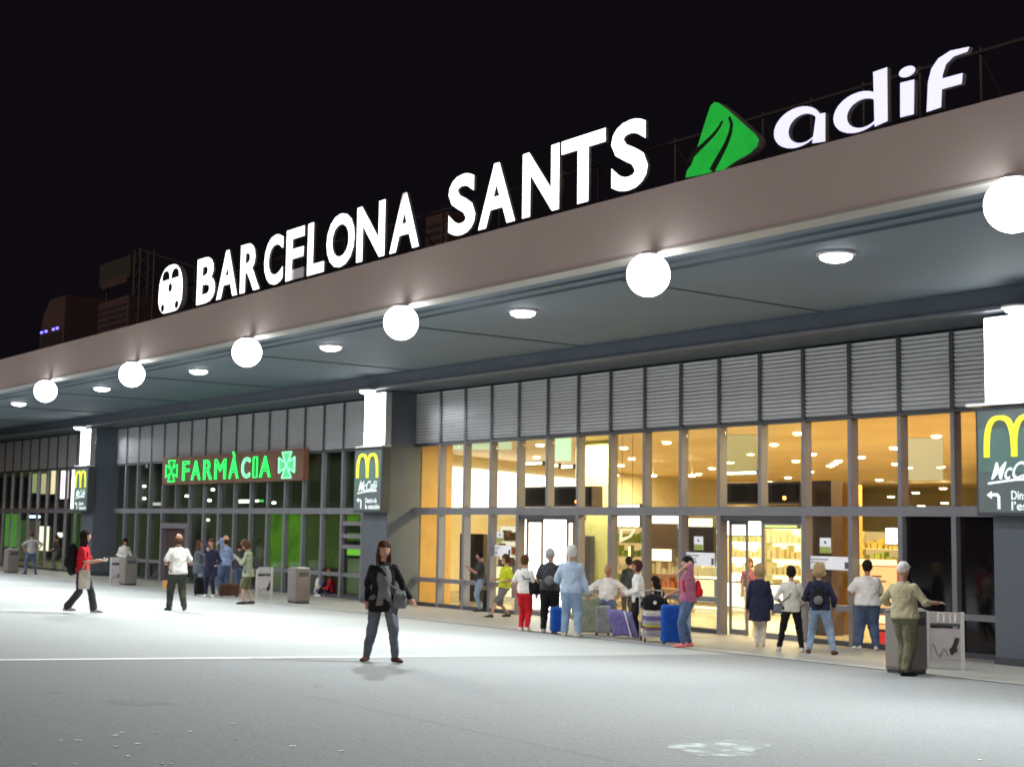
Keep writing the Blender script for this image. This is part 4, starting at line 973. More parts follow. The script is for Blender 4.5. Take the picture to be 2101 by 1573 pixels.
    # --- trousers
    mb = MB(); g2 = .5+.5*girth
    seat = [(T(.10, 0, 0), sx*.150*girth, sy*.112*girth), (T(.02, 0, 0), sx*.165*girth, sy*.122*girth), (Vector((0, 0, hipz-.05)), Vector((.165*girth, 0, 0)), Vector((0, .118*girth, 0))), (Vector((0, 0, hipz-.12)), Vector((.13*girth, 0, 0)), Vector((0, .09*girth, 0)))]
    mb.loft(seat, 18)
    for (a_, e_, w_) in legs:
        if shorts:
            capsule(mb, a_+Vector((0, 0, -.02)), e_+(w_-e_)*.06, .100*g2, .082*g2)
        else:
            capsule(mb, a_+Vector((0, 0, -.02)), e_, (.096+loose)*g2, (.064+loose)*g2); lo = w_+(e_-w_)*.05
            capsule(mb, e_, lo, (.064+loose)*g2, .047+flare+loose)
    o = mb.obj('shorts' if shorts else 'trousers', gm(bottom), t, smooth=True); remesh(o, .014*k, 2); folds(o, .034, .10, .6)
    # --- top
    mb = MB(); hem = -.05-length; g = girth
    rings = []
    if length > .1:
        rings += [(Vector((0, 0, hipz+hem)), Vector((.200*g, 0, 0)), Vector((0, .150*g, 0))), (Vector((0, 0, hipz-.04)), Vector((.185*g, 0, 0)), Vector((0, .140*g, 0)))]
    else: rings += [(T(hem, 0, .0), sx*.176*g, sy*(.135*g))]
    rings += [(T(z, 0, y+belly*b_), sx*rx*g, sy*(ry*g+belly*b_)) for z, rx, ry, y, b_ in ((.06, .165, .128, 0, .8), (.17, .148, .118, 0, 1), (.29, .158, .122, 0, .5), (.38, .165, .108, 0, 0), (.43, .138, .092, 0, 0), (.468, .092, .074, 0, 0), (.505, .060, .06, 0, 0))]
    mb.loft(rings, 20)
    for s, (a_, e_, w_) in enumerate(arms):
        if sleeve == 'short': m_ = a_+(e_-a_)*.72; capsule(mb, a_, m_, .058*g2, .058*g2)
        elif sleeve == 'long': capsule(mb, a_, e_, .057*g2, .047*g2); capsule(mb, e_, w_+(e_-w_)*.04, .052*g2, .038*g2)
        elif sleeve == 'rolled': capsule(mb, a_, e_, .058*g2, .052*g2); capsule(mb, e_, e_+(w_-e_)*.25, .054*g2, .05*g2)
        else: capsule(mb, a_+(e_-a_)*.02, a_+(e_-a_)*.15, .062, .058)
    o = mb.obj({'none': 'vest'}.get(sleeve, 'coat' if length > .1 else 'shirt'), gm(top), t, smooth=True); remesh(o, .014*k, 2); folds(o, .036, .12)
    if open_over:
        mb = MB(); mb.loft([(T(z, 0, y), sx*rx, sy*.035) for z, rx, y in ((-.10, .13, .112*g), (.0, .11, .112*g), (.12, .085, .104*g), (.26, .11, .102*g), (.36, .10, .086*g), (.44, .07, .066*g), (.48, .055, .04))], 14)
        o = mb.obj('undershirt', gm(open_over), t, smooth=True); remesh(o, .012*k, 3)
    # --- shoes
    for s, (a_, e_, w_) in enumerate(legs):
        fd = math.radians(footdir[s]); d = Vector((math.sin(fd), math.cos(fd), 0)); sd_ = Vector((d.y, -d.x, 0)); b0 = Vector((w_.x, w_.y, w_.z-.085)); mb = MB()
        rg = [(b0+d*y+Vector((0, 0, z)), sd_*rx, Vector((0, 0, rz_))) for y, z, rx, rz_ in ((-.075, .035, .012, .02), (-.06, .045, .034, .043), (0, .05, .040, .048), (.06, .042, .044, .040), (.13, .032, .046, .030), (.175, .026, .034, .022), (.19, .022, .012, .012))]
        mb.loft(rg, 12); mb.obj('shoe', gm(shoes) if shoes in C else shoes, t, smooth=True)
    # --- hair
    kind, hcn = hair; hm = gm(hcn); mb = MB()
    def shell(r, off, cut=.035, fy=.03, sc=.72):
        m2 = MB(); m2.ellip((0, 0, 0), r, None, 20, 14)
        for (x, y, z) in [tuple(v) for v in m2.v]:
            x2, y2, z2 = x+off[0], y+off[1], z+off[2]
            if y2 > fy and z2 < cut: x2 *= sc; y2 = fy+(y2-fy)*.1
            mb.v.append(tuple(hc+Rh @ Vector((x2, y2, z2))))
        kk = len(mb.v)-len(m2.v); mb.f += [tuple(i+kk for i in f) for f in m2.f]
    Rh = Rh @ Matrix.Scale(1.06, 3)
    if kind in ('short', 'long', 'bob', 'tail', 'curly'):
        b_ = {'curly': .022, 'bob': .012}.get(kind, .004)
        shell((.089+b_, .104+b_, .118+b_), (0, -.012, .014))
        if kind == 'long':
            m_ = hc+Rh @ Vector((0, -.045, -.11)); mb.ellip(m_, (.098, .058, .15), Rh, 16, 12)
            for s in (-1, 1): mb.ellip(hc+Rh @ Vector((s*.078, .005, -.10)), (.026, .042, .13), Rh, 10, 8)
        if kind in ('bob', 'curly'): mb.ellip(hc+Rh @ Vector((0, -.03, -.045)), (.10+b_, .075, .085), Rh, 16, 10)
        if kind == 'tail': mb.ellip(hc+Rh @ Vector((0, -.11, -.05)), (.03, .03, .09), Rh, 10, 8)
    elif kind == 'bald':
        mb.ellip(hc+Rh @ Vector((0, -.034, -.030)), (.088, .078, .080), Rh, 16, 10)
    elif kind == 'cap':
        shell((.086, .102, .100), (0, -.008, .028), cut=.05); mb.ellip(hc+Rh @ Vector((0, .11, .045)), (.062, .05, .008), Rh, 12, 6)
    o = mb.obj('cap' if kind == 'cap' else 'hair', hm, t, smooth=True)
    if kind != 'cap':
        dm = o.modifiers.new('strands', 'DISPLACE'); tx = bpy.data.textures.get('strands') or bpy.data.textures.new('strands', 'CLOUDS'); tx.noise_scale = .05; dm.texture = tx; dm.strength = .034 if kind != 'curly' else .05; dm.mid_level = .5
    Mw = Matrix.Translation(p0) @ Matrix.Rotation(rz, 4, 'Z') @ Matrix.Diagonal((k, k, k, 1))
    t['_'] = 0; del t['_']
    return dict(M=Mw, T=T, hands=[arms[0][2], arms[1][2]], hip=hip, up=up, sx=sx, sy=sy, sh=sh, neck=neck, t=t)
def worn(P, name, label, cat, loc):
    t = bpy.data.objects.new(name, None); COL.objects.link(t); t.matrix_world = P['M'] @ Matrix.Translation(loc); return tag(t, label, cat)
def backpack(P, label, c='black', s=1., big=0., pocket=None):
    c0 = P['T'](.22, 0, -.20-big*.3); t = worn(P, 'backpack', label, 'backpack', c0)
    Rm = Matrix((P['sx'], P['sy'], P['up'])).transposed()
    mb = MB(); mb.ellip((0, 0, -.02), (.145*s, .085*s+big*.4, .23*s+big), Rm, 16, 12); mb.ellip((0, .02, -.12*s-big*.5), (.14*s, .09*s+big*.3, .12*s+big*.4), Rm, 16, 10)
    o = mb.obj('bag_body', gm(c), t, smooth=True); remesh(o, .014, 3)
    o = MB().ellip(Rm @ Vector((0, -.085*s-big*.35, -.08)), (.10*s, .035, .10*s), Rm, 14, 10).obj('pocket', gm(pocket or c), t, smooth=True)
    for sg in (-1, 1):
        pts = [Rm @ Vector((sg*.09, .07, .16)), Rm @ Vector((sg*.10, .20, .22)), Rm @ Vector((sg*.11, .33, .12)), Rm @ Vector((sg*.13, .31, -.05)), Rm @ Vector((sg*.15, .12, -.16))]
        MB().path(pts, .016, 6).obj('strap', gm(c), t, smooth=True)
    MB().path([Rm @ Vector((x, 0, z)) for x, z in ((-.03, .2), (-.02, .235), (.02, .235), (.03, .2))], .007, 5).obj('handle', gm(c), t)
    return t
def hipbag(P, label, c='black', side=1, z=-.02, r=(.16, .07, .13), strap=True, y=0., cat='shoulder bag'):
    c0 = P['T'](z, side*.22, y); t = worn(P, 'shoulder_bag', label, cat, c0)
    mb = MB(); mb.loft([((0, 0, -r[2]), (r[0]*.8, 0, 0), (0, r[1]*.8, 0)), ((0, 0, -r[2]*.7), (r[0], 0, 0), (0, r[1], 0)), ((0, 0, r[2]*.5), (r[0]*.9, 0, 0), (0, r[1]*.8, 0)), ((0, 0, r[2]), (r[0]*.7, 0, 0), (0, r[1]*.3, 0))], 14)
    mb.obj('bag_body', gm(c), t, smooth=True)
    mb = MB(); mb.loft([((0, r[1]*.2, r[2]*.2), (r[0]*.93, 0, 0), (0, r[1]*.95, 0)), ((0, 0, r[2]*1.03), (r[0]*.72, 0, 0), (0, r[1]*.34, 0))], 14); mb.obj('flap', gm(c), t, smooth=True)
    if strap:
        s2 = P['sh'][0 if side > 0 else 1]; inv = [Vector((0, 0, r[2]))]
        for yy in (.15, -.15):
            q = Vector(P['sh'][0 if side > 0 else 1])-c0; mid = Vector((q.x*.5, q.y*.5+yy-y*.3, q.z*.5+.02))
            MB().path([Vector((0, yy*.3, r[2])), mid, q+Vector((side*.07, yy*.3, .075))], .012, 5).obj('strap', gm(c), t)
    return t
def suitcase(foot, label, c, w=.42, h=.62, d=.26, rot=0., handle=.25, name='suitcase', tilt=0.):
    p0 = gnd(*foot); tcx = Vector((-p0.x, -p0.y, 0)).normalized(); rz = math.atan2(tcx.x, -tcx.y)+math.radians(rot)
    t = thing(name, label, 'suitcase', p0+Vector((0, 0, .0)), rz); t.rotation_euler[0] = math.radians(tilt)
    m = gm(c)
    MB().box(-w/2, w/2, -d/2, d/2, .05, .05+h).obj('shell', m, t, bevel=.045)
    for k in range(5): x = -w/2+w*(k+1)/6; MB().box(x-.008, x+.008, -d/2-.008, -d/2+.01, .12, h-.02).obj('rib', m, t, bevel=.004)
    MB().box(-w/2-.004, w/2+.004, -.008, .008, .07, h+.035).obj('zip', M_frame_dark, t)
    for sx_ in (-1, 1):
        for sy_ in (-1, 1): MB().tube((sx_*(w/2-.05)-.012, sy_*(d/2-.05), .028), (sx_*(w/2-.05)+.012, sy_*(d/2-.05), .028), .028, n=10).obj('wheel', M_frame_dark, t)
    if handle:
        hb = MB()
        for sx_ in (-.09, .09): hb.tube((sx_, d/2-.03, h+.04), (sx_, d/2-.03, h+handle), .008, n=6)
        hb.tube((-.10, d/2-.03, h+handle), (.10, d/2-.03, h+handle), .014, n=8); hb.obj('pull_handle', M_trim, t)
    MB().path([(-.07, 0, h+.05), (-.06, 0, h+.08), (.06, 0, h+.08), (.07, 0, h+.05)], .01, 6).obj('carry_handle', M_frame_dark, t)
    return t

# walkers and waiting groups, roughly from left to right
P = person((62, 1178), 1.72, 195, 'man in grey and white shirt and blue jeans near the far left bin', 'lightgrey', 'denim', 'charcoal', ('short', 'brownhair'), 'short', feet=((-.2, .0), (.2, -.02)), hands=((-.25, .10, .98), (.26, -.05, 1.0)), elbow=((-1, -.4, 0), (1, -.4, 0)), footdir=(-25, 25))
P = person((113, 1170), 1.64, 250, 'woman in a dark top and dark trousers standing inside the far left entrance', 'charcoal', 'greydenim', 'black', ('tail', 'brownhair'), 'short', hands=((-.2, .25, .95), (.24, .1, .85)))
hipbag(P, 'red bag carried by the dark-clad woman at the far left entrance', 'red', 1, .12, (.10, .06, .12))
P = person((165, 1257), 1.70, 78, 'young person in a red shirt and dark flared trousers striding past', 'red', 'charcoal', 'lightgrey', ('long', 'blackhair'), 'short', feet=((-.06, .25), (.06, -.27, .04)), hipz=.885, hands=((-.12, .33, 1.06), (.13, .33, 1.08)), footdir=(0, 0), flare=.028, lean=(0, .04), look=(-10, 0))
backpack(P, 'large black backpack on the striding person in red', 'black', 1.15, .07, 'charcoal')
t = worn(P, 'carrier_bag', 'pale carrier bag hanging from the arm of the person in red', 'bag', P['T'](-.12, .22, .10))
mb = MB(); mb.loft([((0, 0, -.26), (.04, 0, 0), (0, .11, 0)), ((0, 0, -.1), (.05, 0, 0), (0, .12, 0)), ((0, 0, .12), (.03, 0, 0), (0, .11, 0))], 12); o = mb.obj('bag_body', gm('cream'), t, smooth=True)
MB().path([(0, -.06, .12), (-.02, .02, .3), (0, .07, .12)], .008, 5).obj('handle', gm('cream'), t)
t = worn(P, 'paper_wrap', 'white paper wrap held in both hands by the person in red', 'food wrap', Vector((0, .46, 1.10)))
MB().ellip((0, 0, 0), (.075, .05, .045), Euler((.3, .2, 0)).to_matrix(), 12, 8).obj('wrap', gm('white'), t, smooth=True); MB().ellip((.01, .02, .035), (.045, .03, .02), None, 10, 6).obj('filling', gm('brown'), t, smooth=True)
P = person((252, 1193), 1.60, 20, 'woman in a white top with a dark shoulder strap standing behind the second bin', 'white', 'charcoal', 'black', ('bob', 'blackhair'), 'long', hands=((-.12, .22, 1.22), (.16, .2, 1.0)), look=(0, -25))
P = person((362, 1252), 1.72, 192, 'balding man seen from behind in a white waistcoat and dark trousers', 'white', 'darkolive', 'charcoal', ('bald', 'brownhair'), 'short', feet=((-.16, .02), (.16, -.02)), hands=((-.22, .24, 1.02), (.22, .22, 1.04)), footdir=(-18, 18), girth=1.13, loose=.012, length=.04, look=(12, 0), skin=SKIN2)
hipbag(P, 'small black bag hanging at the hip of the balding man', 'black', 1, -.04, (.10, .06, .12), False, .12)
P = person((404, 1216), 1.62, 95, 'woman in a grey denim coat raising one hand near the pharmacy', 'greydenim', 'lightdenim', 'charcoal', ('long', 'brownhair'), 'long', length=.2, hands=((-.24, .1, .8), (.18, .38, 1.32)))
P = person((430, 1224), 1.66, 345, 'woman in black coat and white shoes, hand at her face', 'navy', 'navy', 'white', ('tail', 'brownhair'), 'long', length=.25, hands=((-.22, .16, .95), (.07, .17, 1.46)), look=(10, 0), feet=((-.12, .03), (.12, -.04)))
P = person((460, 1222), 1.80, 238, 'bald man in a blue checked shirt holding a phone to his ear', 'plaid', 'denim', 'lightgrey', ('bald', 'brownhair'), 'long', hands=((-.12, .17, 1.50), (.24, .10, .92)), feet=((-.13, .05), (.13, -.05)), look=(10, 8), girth=1.1, loose=.012)
P = person((489, 1216), 1.63, 160, 'person in a dark hooded top and jeans partly hidden between two men', 'charcoal', 'denim', 'brown', ('short', 'blackhair'), 'long')
P = person((508, 1239), 1.68, 262, 'young man in sage shirt and olive shorts bending over his phone', 'sage', 'olive', 'charcoal', ('curly', 'brownhair'), 'long', shorts=True, hands=((-.06, .32, 1.22), (.08, .32, 1.22)), look=(0, -38), lean=(0, .05), feet=((-.1, .10), (.1, -.10)), length=.12)
backpack(P, 'dark green backpack on the young man in olive shorts', 'charcoal', .85)
t = worn(P, 'phone', 'phone held by the young man in olive shorts', 'phone', Vector((.01, .42, 1.26))); MB().box(-.035, .035, -.005, .005, -.07, .07).obj('casing', M_frame_dark, t, bevel=.004); MB().box(-.031, .031, -.0075, -.0055, -.062, .062).obj('screen', glow('phone_screen', (.6, .75, 1), .8), t)
for (ft, fc, lb, tp, bt, hr, look_) in (((672, 1222), 60, 'young woman in a white top sitting cross-legged on the pavement by the glazing', 'offwhite', 'purple', ('tail', 'brownhair'), (20, -25)), ((701, 1224), 255, 'person in a red top sitting on the pavement near the pillar', 'darkred', 'black', ('long', 'ginger'), (0, -20))):
    g_ = gnd(*ft); P = person((g_.x, g_.y-.35, gz(g_.y-.35)), 1.66, fc, lb, tp, bt, 'white', hr, 'long', hipz=.12, feet=((-.20, .42), (.22, .40)), hands=((-.16, .34, .30), (.16, .34, .32)), kneehint=(0, .2, 1), lean=(0, .12), look=look_)
# the woman who walks towards the camera
wf = gnd(783, 1358)
P = person((783, 1357), 1.68, 8, 'woman in an open black jacket and grey-blue jeans walking towards the camera mid-plaza', 'black', 'greydenim', 'redbrown', ('long', 'redbrown'), 'long', length=.13, open_over='grey', feet=((-.17, .12), (.20, -.14)), hipz=.885,
           hands=((-.38, .10, .88), (.21, -.10, .86)), elbow=((-.1, -1, -.2), (.1, -1, 0)), footdir=(-22, 28), look=(-8, -6), loose=.006, lean=(.02, 0))
t = hipbag(P, 'grey shoulder bag worn in front by the woman in the middle of the plaza', 'grey', -1, -.02, (.10, .05, .12), True, .12)
P = person((985, 1254), 1.66, 275, 'person in a dark T-shirt and pale jeans looking at a phone before the amber panels', 'charcoal', 'lightdenim', 'charcoal', ('short', 'blackhair'), 'short', hands=((-.1, .33, 1.22), (.12, .3, 1.15)), look=(0, -15))
P = person((1034, 1266), 1.68, 300, 'man in a bright yellow T-shirt and grey shorts leaning with one leg forward', 'yellow', 'grey', 'charcoal', ('short', 'brownhair'), 'short', shorts=True, hipz=.80, lean=(0, -.10), feet=((-.10, .45), (.16, -.22)), hands=((-.2, .16, .92), (.22, .18, .95)), look=(25, -5), girth=1.05)
P = person((1075, 1294), 1.57, 160, 'woman in bright red trousers and white top, her back half turned', 'white', 'red', 'white', ('short', 'brownhair'), 'short', loose=.008, hands=((-.22, .2, .95), (.24, .1, .85)), feet=((-.08, .02), (.08, -.02)))
hipbag(P, 'big black shoulder bag on the woman in red trousers', 'black', 1, .10, (.20, .11, .17), True)
P = person((1127, 1298), 1.74, 178, 'man in a dark grey polo shirt and black trousers looking down, seen from behind', 'charcoal', 'black', 'lightgrey', ('short', 'greyhair'), 'short', girth=1.15, look=(-15, -30), feet=((-.12, 0), (.13, .04)), hands=((-.2, .26, .95), (.28, .12, .82)), lean=(.02, .07), loose=.01, skin=SKIN2)
backpack(P, 'grey backpack on the man in black trousers', 'charcoal', .95, .01, 'grey')
P = person((1171, 1306), 1.80, 172, 'tall white-haired man in a pale blue shirt and blue jeans seen from behind', 'paleblue', 'lightdenim', 'beige', ('short', 'whitehair'), 'long', girth=1.15, feet=((-.13, .06), (.14, -.04)), footdir=(-12, 15), loose=.012, length=.03, hands=((-.22, .24, 1.0), (.30, .06, .80)), skin=SKIN2)
P = person((1247, 1290), 1.74, 352, 'balding man in a white shirt sitting on luggage and facing the plaza', 'white', 'denim', 'black', ('bald', 'greyhair'), 'rolled', hipz=.62, feet=((-.16, .34), (.18, .30)), kneehint=(0, 1, .3), hands=((-.26, .22, .74), (.30, .18, .74)), elbow=((-1, -.6, 0), (1, -.6, 0)), girth=1.18, belly=.03, skin=SKIN2, loose=.01)
P = person((1290, 1275), 1.66, 210, 'dark-haired person in a black top standing behind the seated man', 'black', 'charcoal', 'black', ('short', 'blackhair'), 'long')
P = person((1310, 1309), 1.56, 282, 'woman in a white cardigan and black trousers with dark glasses beside the luggage cart', 'white', 'black', 'white', ('bob', 'redbrown'), 'long', lean=(0, .06), hands=((-.1, .30, .95), (.16, .28, .98)), length=.05)
gl = worn(P, 'glasses', 'dark glasses on the woman beside the luggage cart', 'glasses', P['neck']+Vector((0, .12, .19)))
MB().box(-.06, -.008, 0, .008, -.014, .014).obj('lens', M_eye, gl); MB().box(.008, .06, 0, .008, -.014, .014).obj('lens', M_eye, gl); MB().box(-.008, .008, 0, .004, .004, .010).obj('bridge', M_eye, gl)
P = person((1362, 1290), 1.64, 250, 'dark-clothed person sitting bent forward behind the luggage cart', 'black', 'navy', 'black', ('long', 'blackhair'), 'long', hipz=.50, feet=((-.12, .36), (.14, .34)), kneehint=(0, 1, .3), lean=(0, .35), hands=((-.14, .45, .62), (.16, .42, .60)), look=(0, -20))
P = person((1411, 1327), 1.66, 285, 'woman in a purple-pink top and jeans with one hand at her mouth', 'pinkpurple', 'denim', 'pinkshoe', ('bob', 'blackhair'), 'short', girth=1.13, hands=((-.07, .17, 1.44), (.12, .34, .98)), feet=((-.09, .12), (.1, -.06)), loose=.006)
backpack(P, 'limp red rucksack on the woman in the purple-pink top', 'red', .8, -.01)
P = person((1559, 1327), 1.58, 175, 'fair-haired woman in a long navy coat and cream trousers seen from behind', 'navy', 'cream', 'beige', ('curly', 'blond'), 'long', length=.30, girth=1.08, feet=((-.06, 0), (.06, .03)), hands=((-.26, .08, .80), (.26, .06, .8)))
P = person((1624, 1336), 1.60, 178, 'woman in a pale cardigan and black trousers stepping towards the entrance', 'offwhite', 'black', 'white', ('short', 'blackhair'), 'long', feet=((-.24, -.02), (.20, -.08)), hipz=.87, hands=((-.24, .14, .98), (.24, .12, .95)), length=.04, footdir=(-10, 12))
hipbag(P, 'grey crossbody bag on the left hip of the woman in the pale cardigan', 'greydenim', -1, -.03, (.14, .06, .10), True)
P = person((1682, 1341), 1.66, 176, 'curly fair-haired woman in a dark jacket and light jeans striding to the doors', 'navy', 'lightdenim', 'brown', ('curly', 'blond'), 'long', feet=((-.20, -.04), (.26, -.10)), hipz=.87, hands=((-.2, .22, 1.0), (.25, .15, .9)), girth=1.08, footdir=(-10, 15), loose=.006)
backpack(P, 'small dark backpack on the curly fair-haired woman', 'black', .85, 0, 'grey')
P = person((1781, 1333), 1.76, 190, 'heavily built man in a white T-shirt and blue jeans facing the orange poster', 'white', 'denim', 'white', ('short', 'blackhair'), 'short', girth=1.38, belly=.03, feet=((-.17, .04), (.15, -.02)), hands=((-.30, .26, 1.05), (.22, .32, 1.0)), footdir=(-25, 15), loose=.02, skin=SKIN2, look=(15, -5))
P = person((1858, 1385), 1.70, 150, 'man in khaki shirt and pale cap leaning at the right-hand bin, one hand out', 'khaki', 'olive', 'black', ('cap', 'whitehair'), 'rolled', girth=1.22, lean=(-.06, .03), feet=((-.10, .05), (.06, -.12)), hands=((-.26, .22, .98), (.42, .26, 1.10)), elbow=((-1, -.5, 0), (.6, -.5, -1)), footdir=(-30, 35), loose=.012, skin=SKIN2)
# people inside, behind the glass
def inside(px, Y, **k):
    a_ = at(px, 1200, Y); return (a_.x, Y, -.02)
P = person(inside(1538, 27.5), 1.62, 10, 'woman in a pink top inside the brightest shop', 'plum', 'cream', 'white', ('bob', 'brownhair'), 'short')
P = person(inside(1716, 26.5), 1.66, 200, 'person in brown clothes inside, in front of the dim bar', 'brown', 'redbrown', 'black', ('short', 'ginger'), 'long')
P = person(inside(82, 26), 1.66, 150, 'dim figure inside the far left entrance beside the cream panel', 'grey', 'sage', 'black', ('short', 'brownhair'), 'short')

# luggage
suitcase((411, 1222), 'small black suitcase standing at the feet of the woman in the black coat', 'black', .38, .50, .24, 10, .0)
suitcase((470, 1224), 'brown-black soft case lying tilted behind the man in the checked shirt', 'brown', .55, .34, .28, -15, .0)
suitcase((1003, 1254), 'dark suitcase with a pale jacket on it beside the person in the dark T-shirt', 'charcoal', .34, .55, .24, 0, .0)
suitcase((1147, 1300), 'bright blue suitcase half hidden between the two men seen from behind', 'blue', .36, .50, .26, 12, .0)
suitcase((1206, 1301), 'large grey-green suitcase right of the tall white-haired man', 'sage', .48, .72, .30, -8, .12)
suitcase((1236, 1303), 'silver-grey suitcase in front of the seated man', 'lightgrey', .34, .56, .24, 8, .0)
suitcase((1278, 1305), 'black holdall under the purple jacket in front of the seated man', 'black', .46, .46, .28, -10, .0)
suitcase((1378, 1322), 'tall bright blue suitcase left of the woman in the purple-pink top', 'blue', .40, .70, .28, 6, .0)
suitcase((1399, 1318), 'sky-blue suitcase behind the legs of the woman in the purple-pink top', 'paleblue', .34, .60, .26, -5, .0)
# the purple jacket with a white edge
g = gnd(1270, 1309); t = thing('draped_jacket', 'purple-blue jacket with a pale stripe draped over the luggage', 'jacket', g, math.atan2(-g.x*-1, 0) if False else math.atan2(-g.x, g.y)*-1+math.pi if False else 0)
tcx = Vector((-g.x, -g.y, 0)).normalized(); t.rotation_euler = (0, 0, math.atan2(tcx.x, -tcx.y))
def clothsheet(w, h, seed, sag=.05, nx=10, nz=10):
    vs = []; fs = []; rr_ = random.Random(seed)
    for j in range(nz+1):
        for i in range(nx+1):
            u, v = i/nx, j/nz; vs.append((-w/2+w*u+.14*(1-v), -.19-.05*math.sin(u*7+v*2)-.06*(1-v)+(.16 if v > .85 else 0)*(v-.85)/.15, .06+h*v+.02*math.sin(u*5)))
    for j in range(nz):
        for i in range(nx): a_ = j*(nx+1)+i; fs.append((a_, a_+1, a_+nx+2, a_+nx+1))
    m = MB(); m.add(vs, fs); return m
o = clothsheet(.50, .50, 1).obj('cloth', gm('purple'), t, smooth=True); s_ = o.modifiers.new('thick', 'SOLIDIFY'); s_.thickness = .012
MB().path([(.10+.14*(1-v/8), -.215-.06*(1-v/8), .06+.5*v/8) for v in range(9)], .014, 5).obj('stripe', gm('white'), t)
# luggage cart
g = gnd(1340, 1316); tcx = Vector((-g.x, -g.y, 0)).normalized(); t = thing('luggage_cart', 'metal luggage cart stacked with striped boxes under a black bag', 'cart', g, math.atan2(tcx.x, -tcx.y)+.15)
fr = MB()
for x in (-.22, .22): fr.tube((x, -.3, .12), (x, .3, .12), .014).tube((x, .28, .12), (x, .34, .98), .014)
fr.tube((-.22, .34, .98), (.22, .34, .98), .016).tube((-.22, -.3, .12), (.22, -.3, .12), .014).tube((-.22, .3, .12), (.22, .3, .12), .014).obj('frame', M_trim, t)
for x in (-.2, .2):
    for y in (-.26, .26): MB().tube((x-.015, y, .05), (x+.015, y, .05), .05, n=12).obj('wheel', M_frame_dark, t)
MB().box(-.2, .2, -.28, .26, .125, .14).obj('platform', M_trim, t)
cz = .142
for k, (c_, h_) in enumerate((('lightgrey', .10), ('plum', .06), ('yellow', .035), ('lightgrey', .09), ('purple', .08), ('offwhite', .10))):
    b_ = MB().box(g.x*0-.18, .18, -.25, .2, 0, h_-.004).obj('storage_box', gm(c_), None, bevel=.01); b_.matrix_world = Matrix.Translation(g) @ Matrix.Rotation(t.rotation_euler[2], 4, 'Z') @ Matrix.Translation((0, 0, cz))
    tag(b_, ['pale grey box at the bottom of the luggage cart stack', 'plum box second from the bottom of the cart stack', 'thin yellow box in the middle of the cart stack', 'pale grey box above the yellow one on the cart', 'purple box near the top of the cart stack', 'off-white box at the top of the cart stack'][k], 'box', 'boxes stacked on the luggage cart'); cz += h_
Mw = Matrix.Translation(g) @ Matrix.Rotation(t.rotation_euler[2], 4, 'Z')
hb = thing('holdall', 'black bag with a white badge lying on top of the luggage cart', 'bag'); hb.matrix_world = Mw @ Matrix.Translation((0, 0, cz+.16))
o = MB().ellip((0, 0, 0), (.24, .2, .16), None, 16, 10).box(-.2, .2, -.16, .16, -.12, .10).obj('bag_body', gm('black'), hb, smooth=True); remesh(o, .015, 4)
MB().tube((.0, -.205, .0), (.0, -.22, .0), .035, n=12).obj('badge', gm('white'), hb); MB().path([(-.1, -.1, .12), (-.06, -.1, .22), (.06, -.1, .22), (.1, -.1, .12)], .012, 6).obj('handle', gm('charcoal'), hb)

# ---------------------------------------------------------------- bins and poster stands
M_bin = mat('bin_panel', (.20, .18, .17), .5, .1, var=.12, vs=4); M_bintop = mat('bin_top', (.23, .21, .198), .45, .1)
def litterbin(foot, label, rot=0):
    p = gnd(*foot); t = thing('litter_bin', label, 'litter bin', p, math.radians(rot), 'boxy litter bins along the walkway edge')
    w, d, h = .235, .225, .90
    MB().box(-w+.02, w-.02, -d+.02, d-.02, 0, .05).obj('plinth', M_frame_dark, t)
    MB().prism([(-w, 0), (w, 0), (w, h), (-w, h)], -d, d).obj('body', M_bin, t, bevel=.02, loc=(0, 0, .051))
    MB().box(-w+.025, w-.025, -d-.012, -d-.001, .10, .90).obj('door', M_bintop, t, bevel=.004)
    MB().tube((w-.08, -d-.03, .5), (w-.08, -d-.012, .5), .015, n=8).obj('lock', M_frame_dark, t)
    tp = MB(); tp.loft([((0, 0, .953), (w*1.02, 0, 0), (0, d*1.02, 0)), ((0, 0, .985), (w*.9, 0, 0), (0, d*.9, 0))], 4)
    MB().add([(-w-.01, -d-.01, .953), (w+.01, -d-.01, .953), (w+.01, d+.01, .953), (-w-.01, d+.01, .953), (-w*.8, -d*.7, 1.0), (w*.8, -d*.7, 1.0), (w*.8, d*.7, 1.0), (-w*.8, d*.7, 1.0)], [(0, 3, 2, 1), (4, 5, 6, 7), (0, 1, 5, 4), (1, 2, 6, 5), (2, 3, 7, 6), (3, 0, 4, 7)]).obj('lid', M_bintop, t)
    MB().box(w+.001, w+.008, -.16, .16, .74, .86).obj('opening', M_frame_dark, t)
    return t
litterbin((612, 1237), 'boxy beige-grey litter bin standing alone before the lime green glass', 4)
litterbin((1860, 1380), 'boxy brown-grey litter bin behind the man in the khaki shirt', 4)
litterbin((262, 1200), 'boxy pinkish-grey litter bin in front of the woman in white beside the pillar', 4)
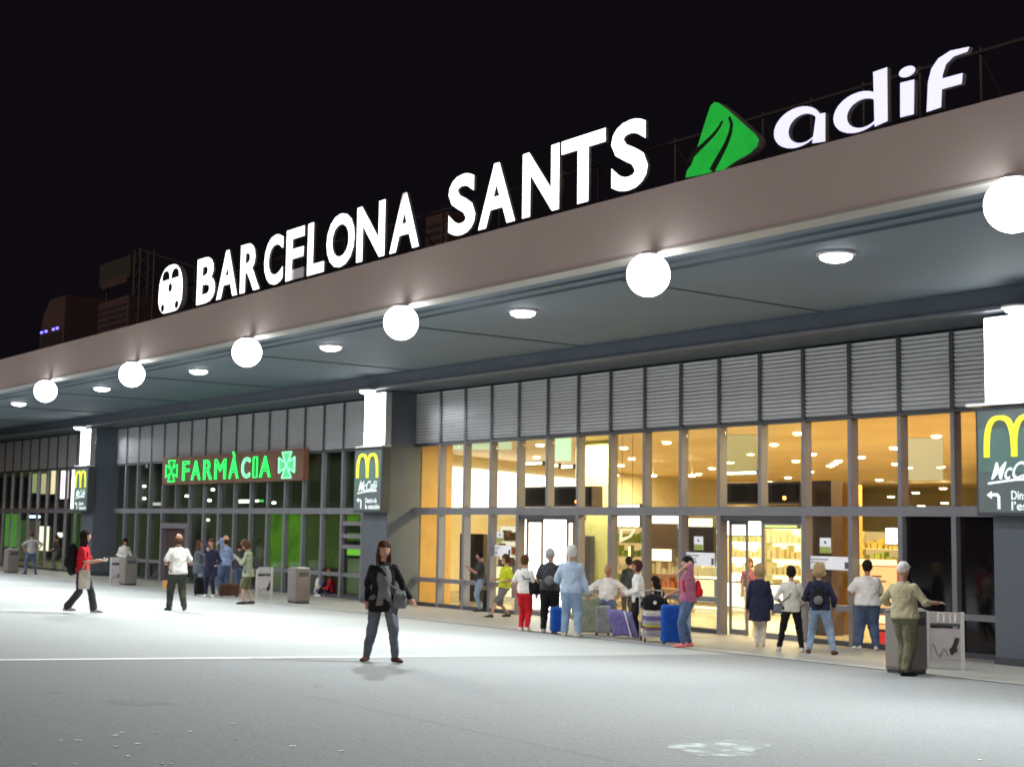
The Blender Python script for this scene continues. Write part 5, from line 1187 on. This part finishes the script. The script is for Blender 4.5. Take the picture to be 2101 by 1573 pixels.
litterbin((22, 1175), 'boxy grey-brown litter bin at the left edge of the picture', 4)
M_post = mat('stand_white_metal', (.55, .56, .56), .35, .3)
M_sil = mat('print_black', (.015, .015, .015), .5); M_pan = mat('stand_panel', (.46, .44, .47), .35, var=.1, vs=6)
def stand(foot, label, rot=0, w=.62):
    p = gnd(*foot); tcx = Vector((-p.x, -p.y, 0)).normalized(); t = thing('ash_stand', label, 'poster stand', p, math.atan2(tcx.x, -tcx.y)+math.radians(rot), 'framed poster stands beside the bins')
    for x in (-w/2, w/2-.07): MB().box(x, x+.07, -.04, .04, -.01, .93).obj('post', M_post, t, bevel=.005)
    MB().box(-w/2+.07, w/2-.07, -.05, .05, .74, .92).obj('ash_box', M_trim, t, bevel=.005)
    for x in (-.12, -.03, .07, .15): MB().box(x, x+.03, -.058, -.051, .76, .90).obj('vent', mat('bright_steel', (.75, .76, .76), .25, .6), t)
    MB().box(-w/2+.07, w/2-.07, -.045, .045, .70, .738).obj('slot', M_frame_dark, t)
    MB().box(-w/2+.07, w/2-.07, -.02, .02, .16, .66).obj('panel', M_pan, t)
    MB().prism([(.10, .24), (.13, .22), (.17, .27), (.20, .27), (.22, .32), (.20, .34), (.25, .50), (.18, .52), (.14, .40), (.11, .34), (.08, .33)], -.03, -.021).obj('print', M_sil, t).location = (-.02, 0, .0)
    MB().path([(-.2+.03*k, -.024, .40-.16*math.sin(k*.5)**2-.012*k) for k in range(9)], .012, 5).obj('print_line', mat('grey_print', (.3, .26, .27), .6), t)
    return t
stand((1940, 1371), 'framed stand with a black printed figure right of the man in the khaki shirt')
stand((541, 1228), 'framed stand with a black printed figure right of the young man in olive shorts', w=.5)
stand((236, 1198), 'narrow framed stand at the left side of the pinkish bin by the pillar', w=.4)
# a small orange box on the pavement
g = gnd(344, 1205); t = tag(MB().box(-.16, .16, -.12, .12, 0, .24).obj('carton', mat('orange_carton', (.75, .38, .10), .7, var=.1), None, loc=g, bevel=.008), 'small orange carton left on the pavement before the shuttered door', 'box')
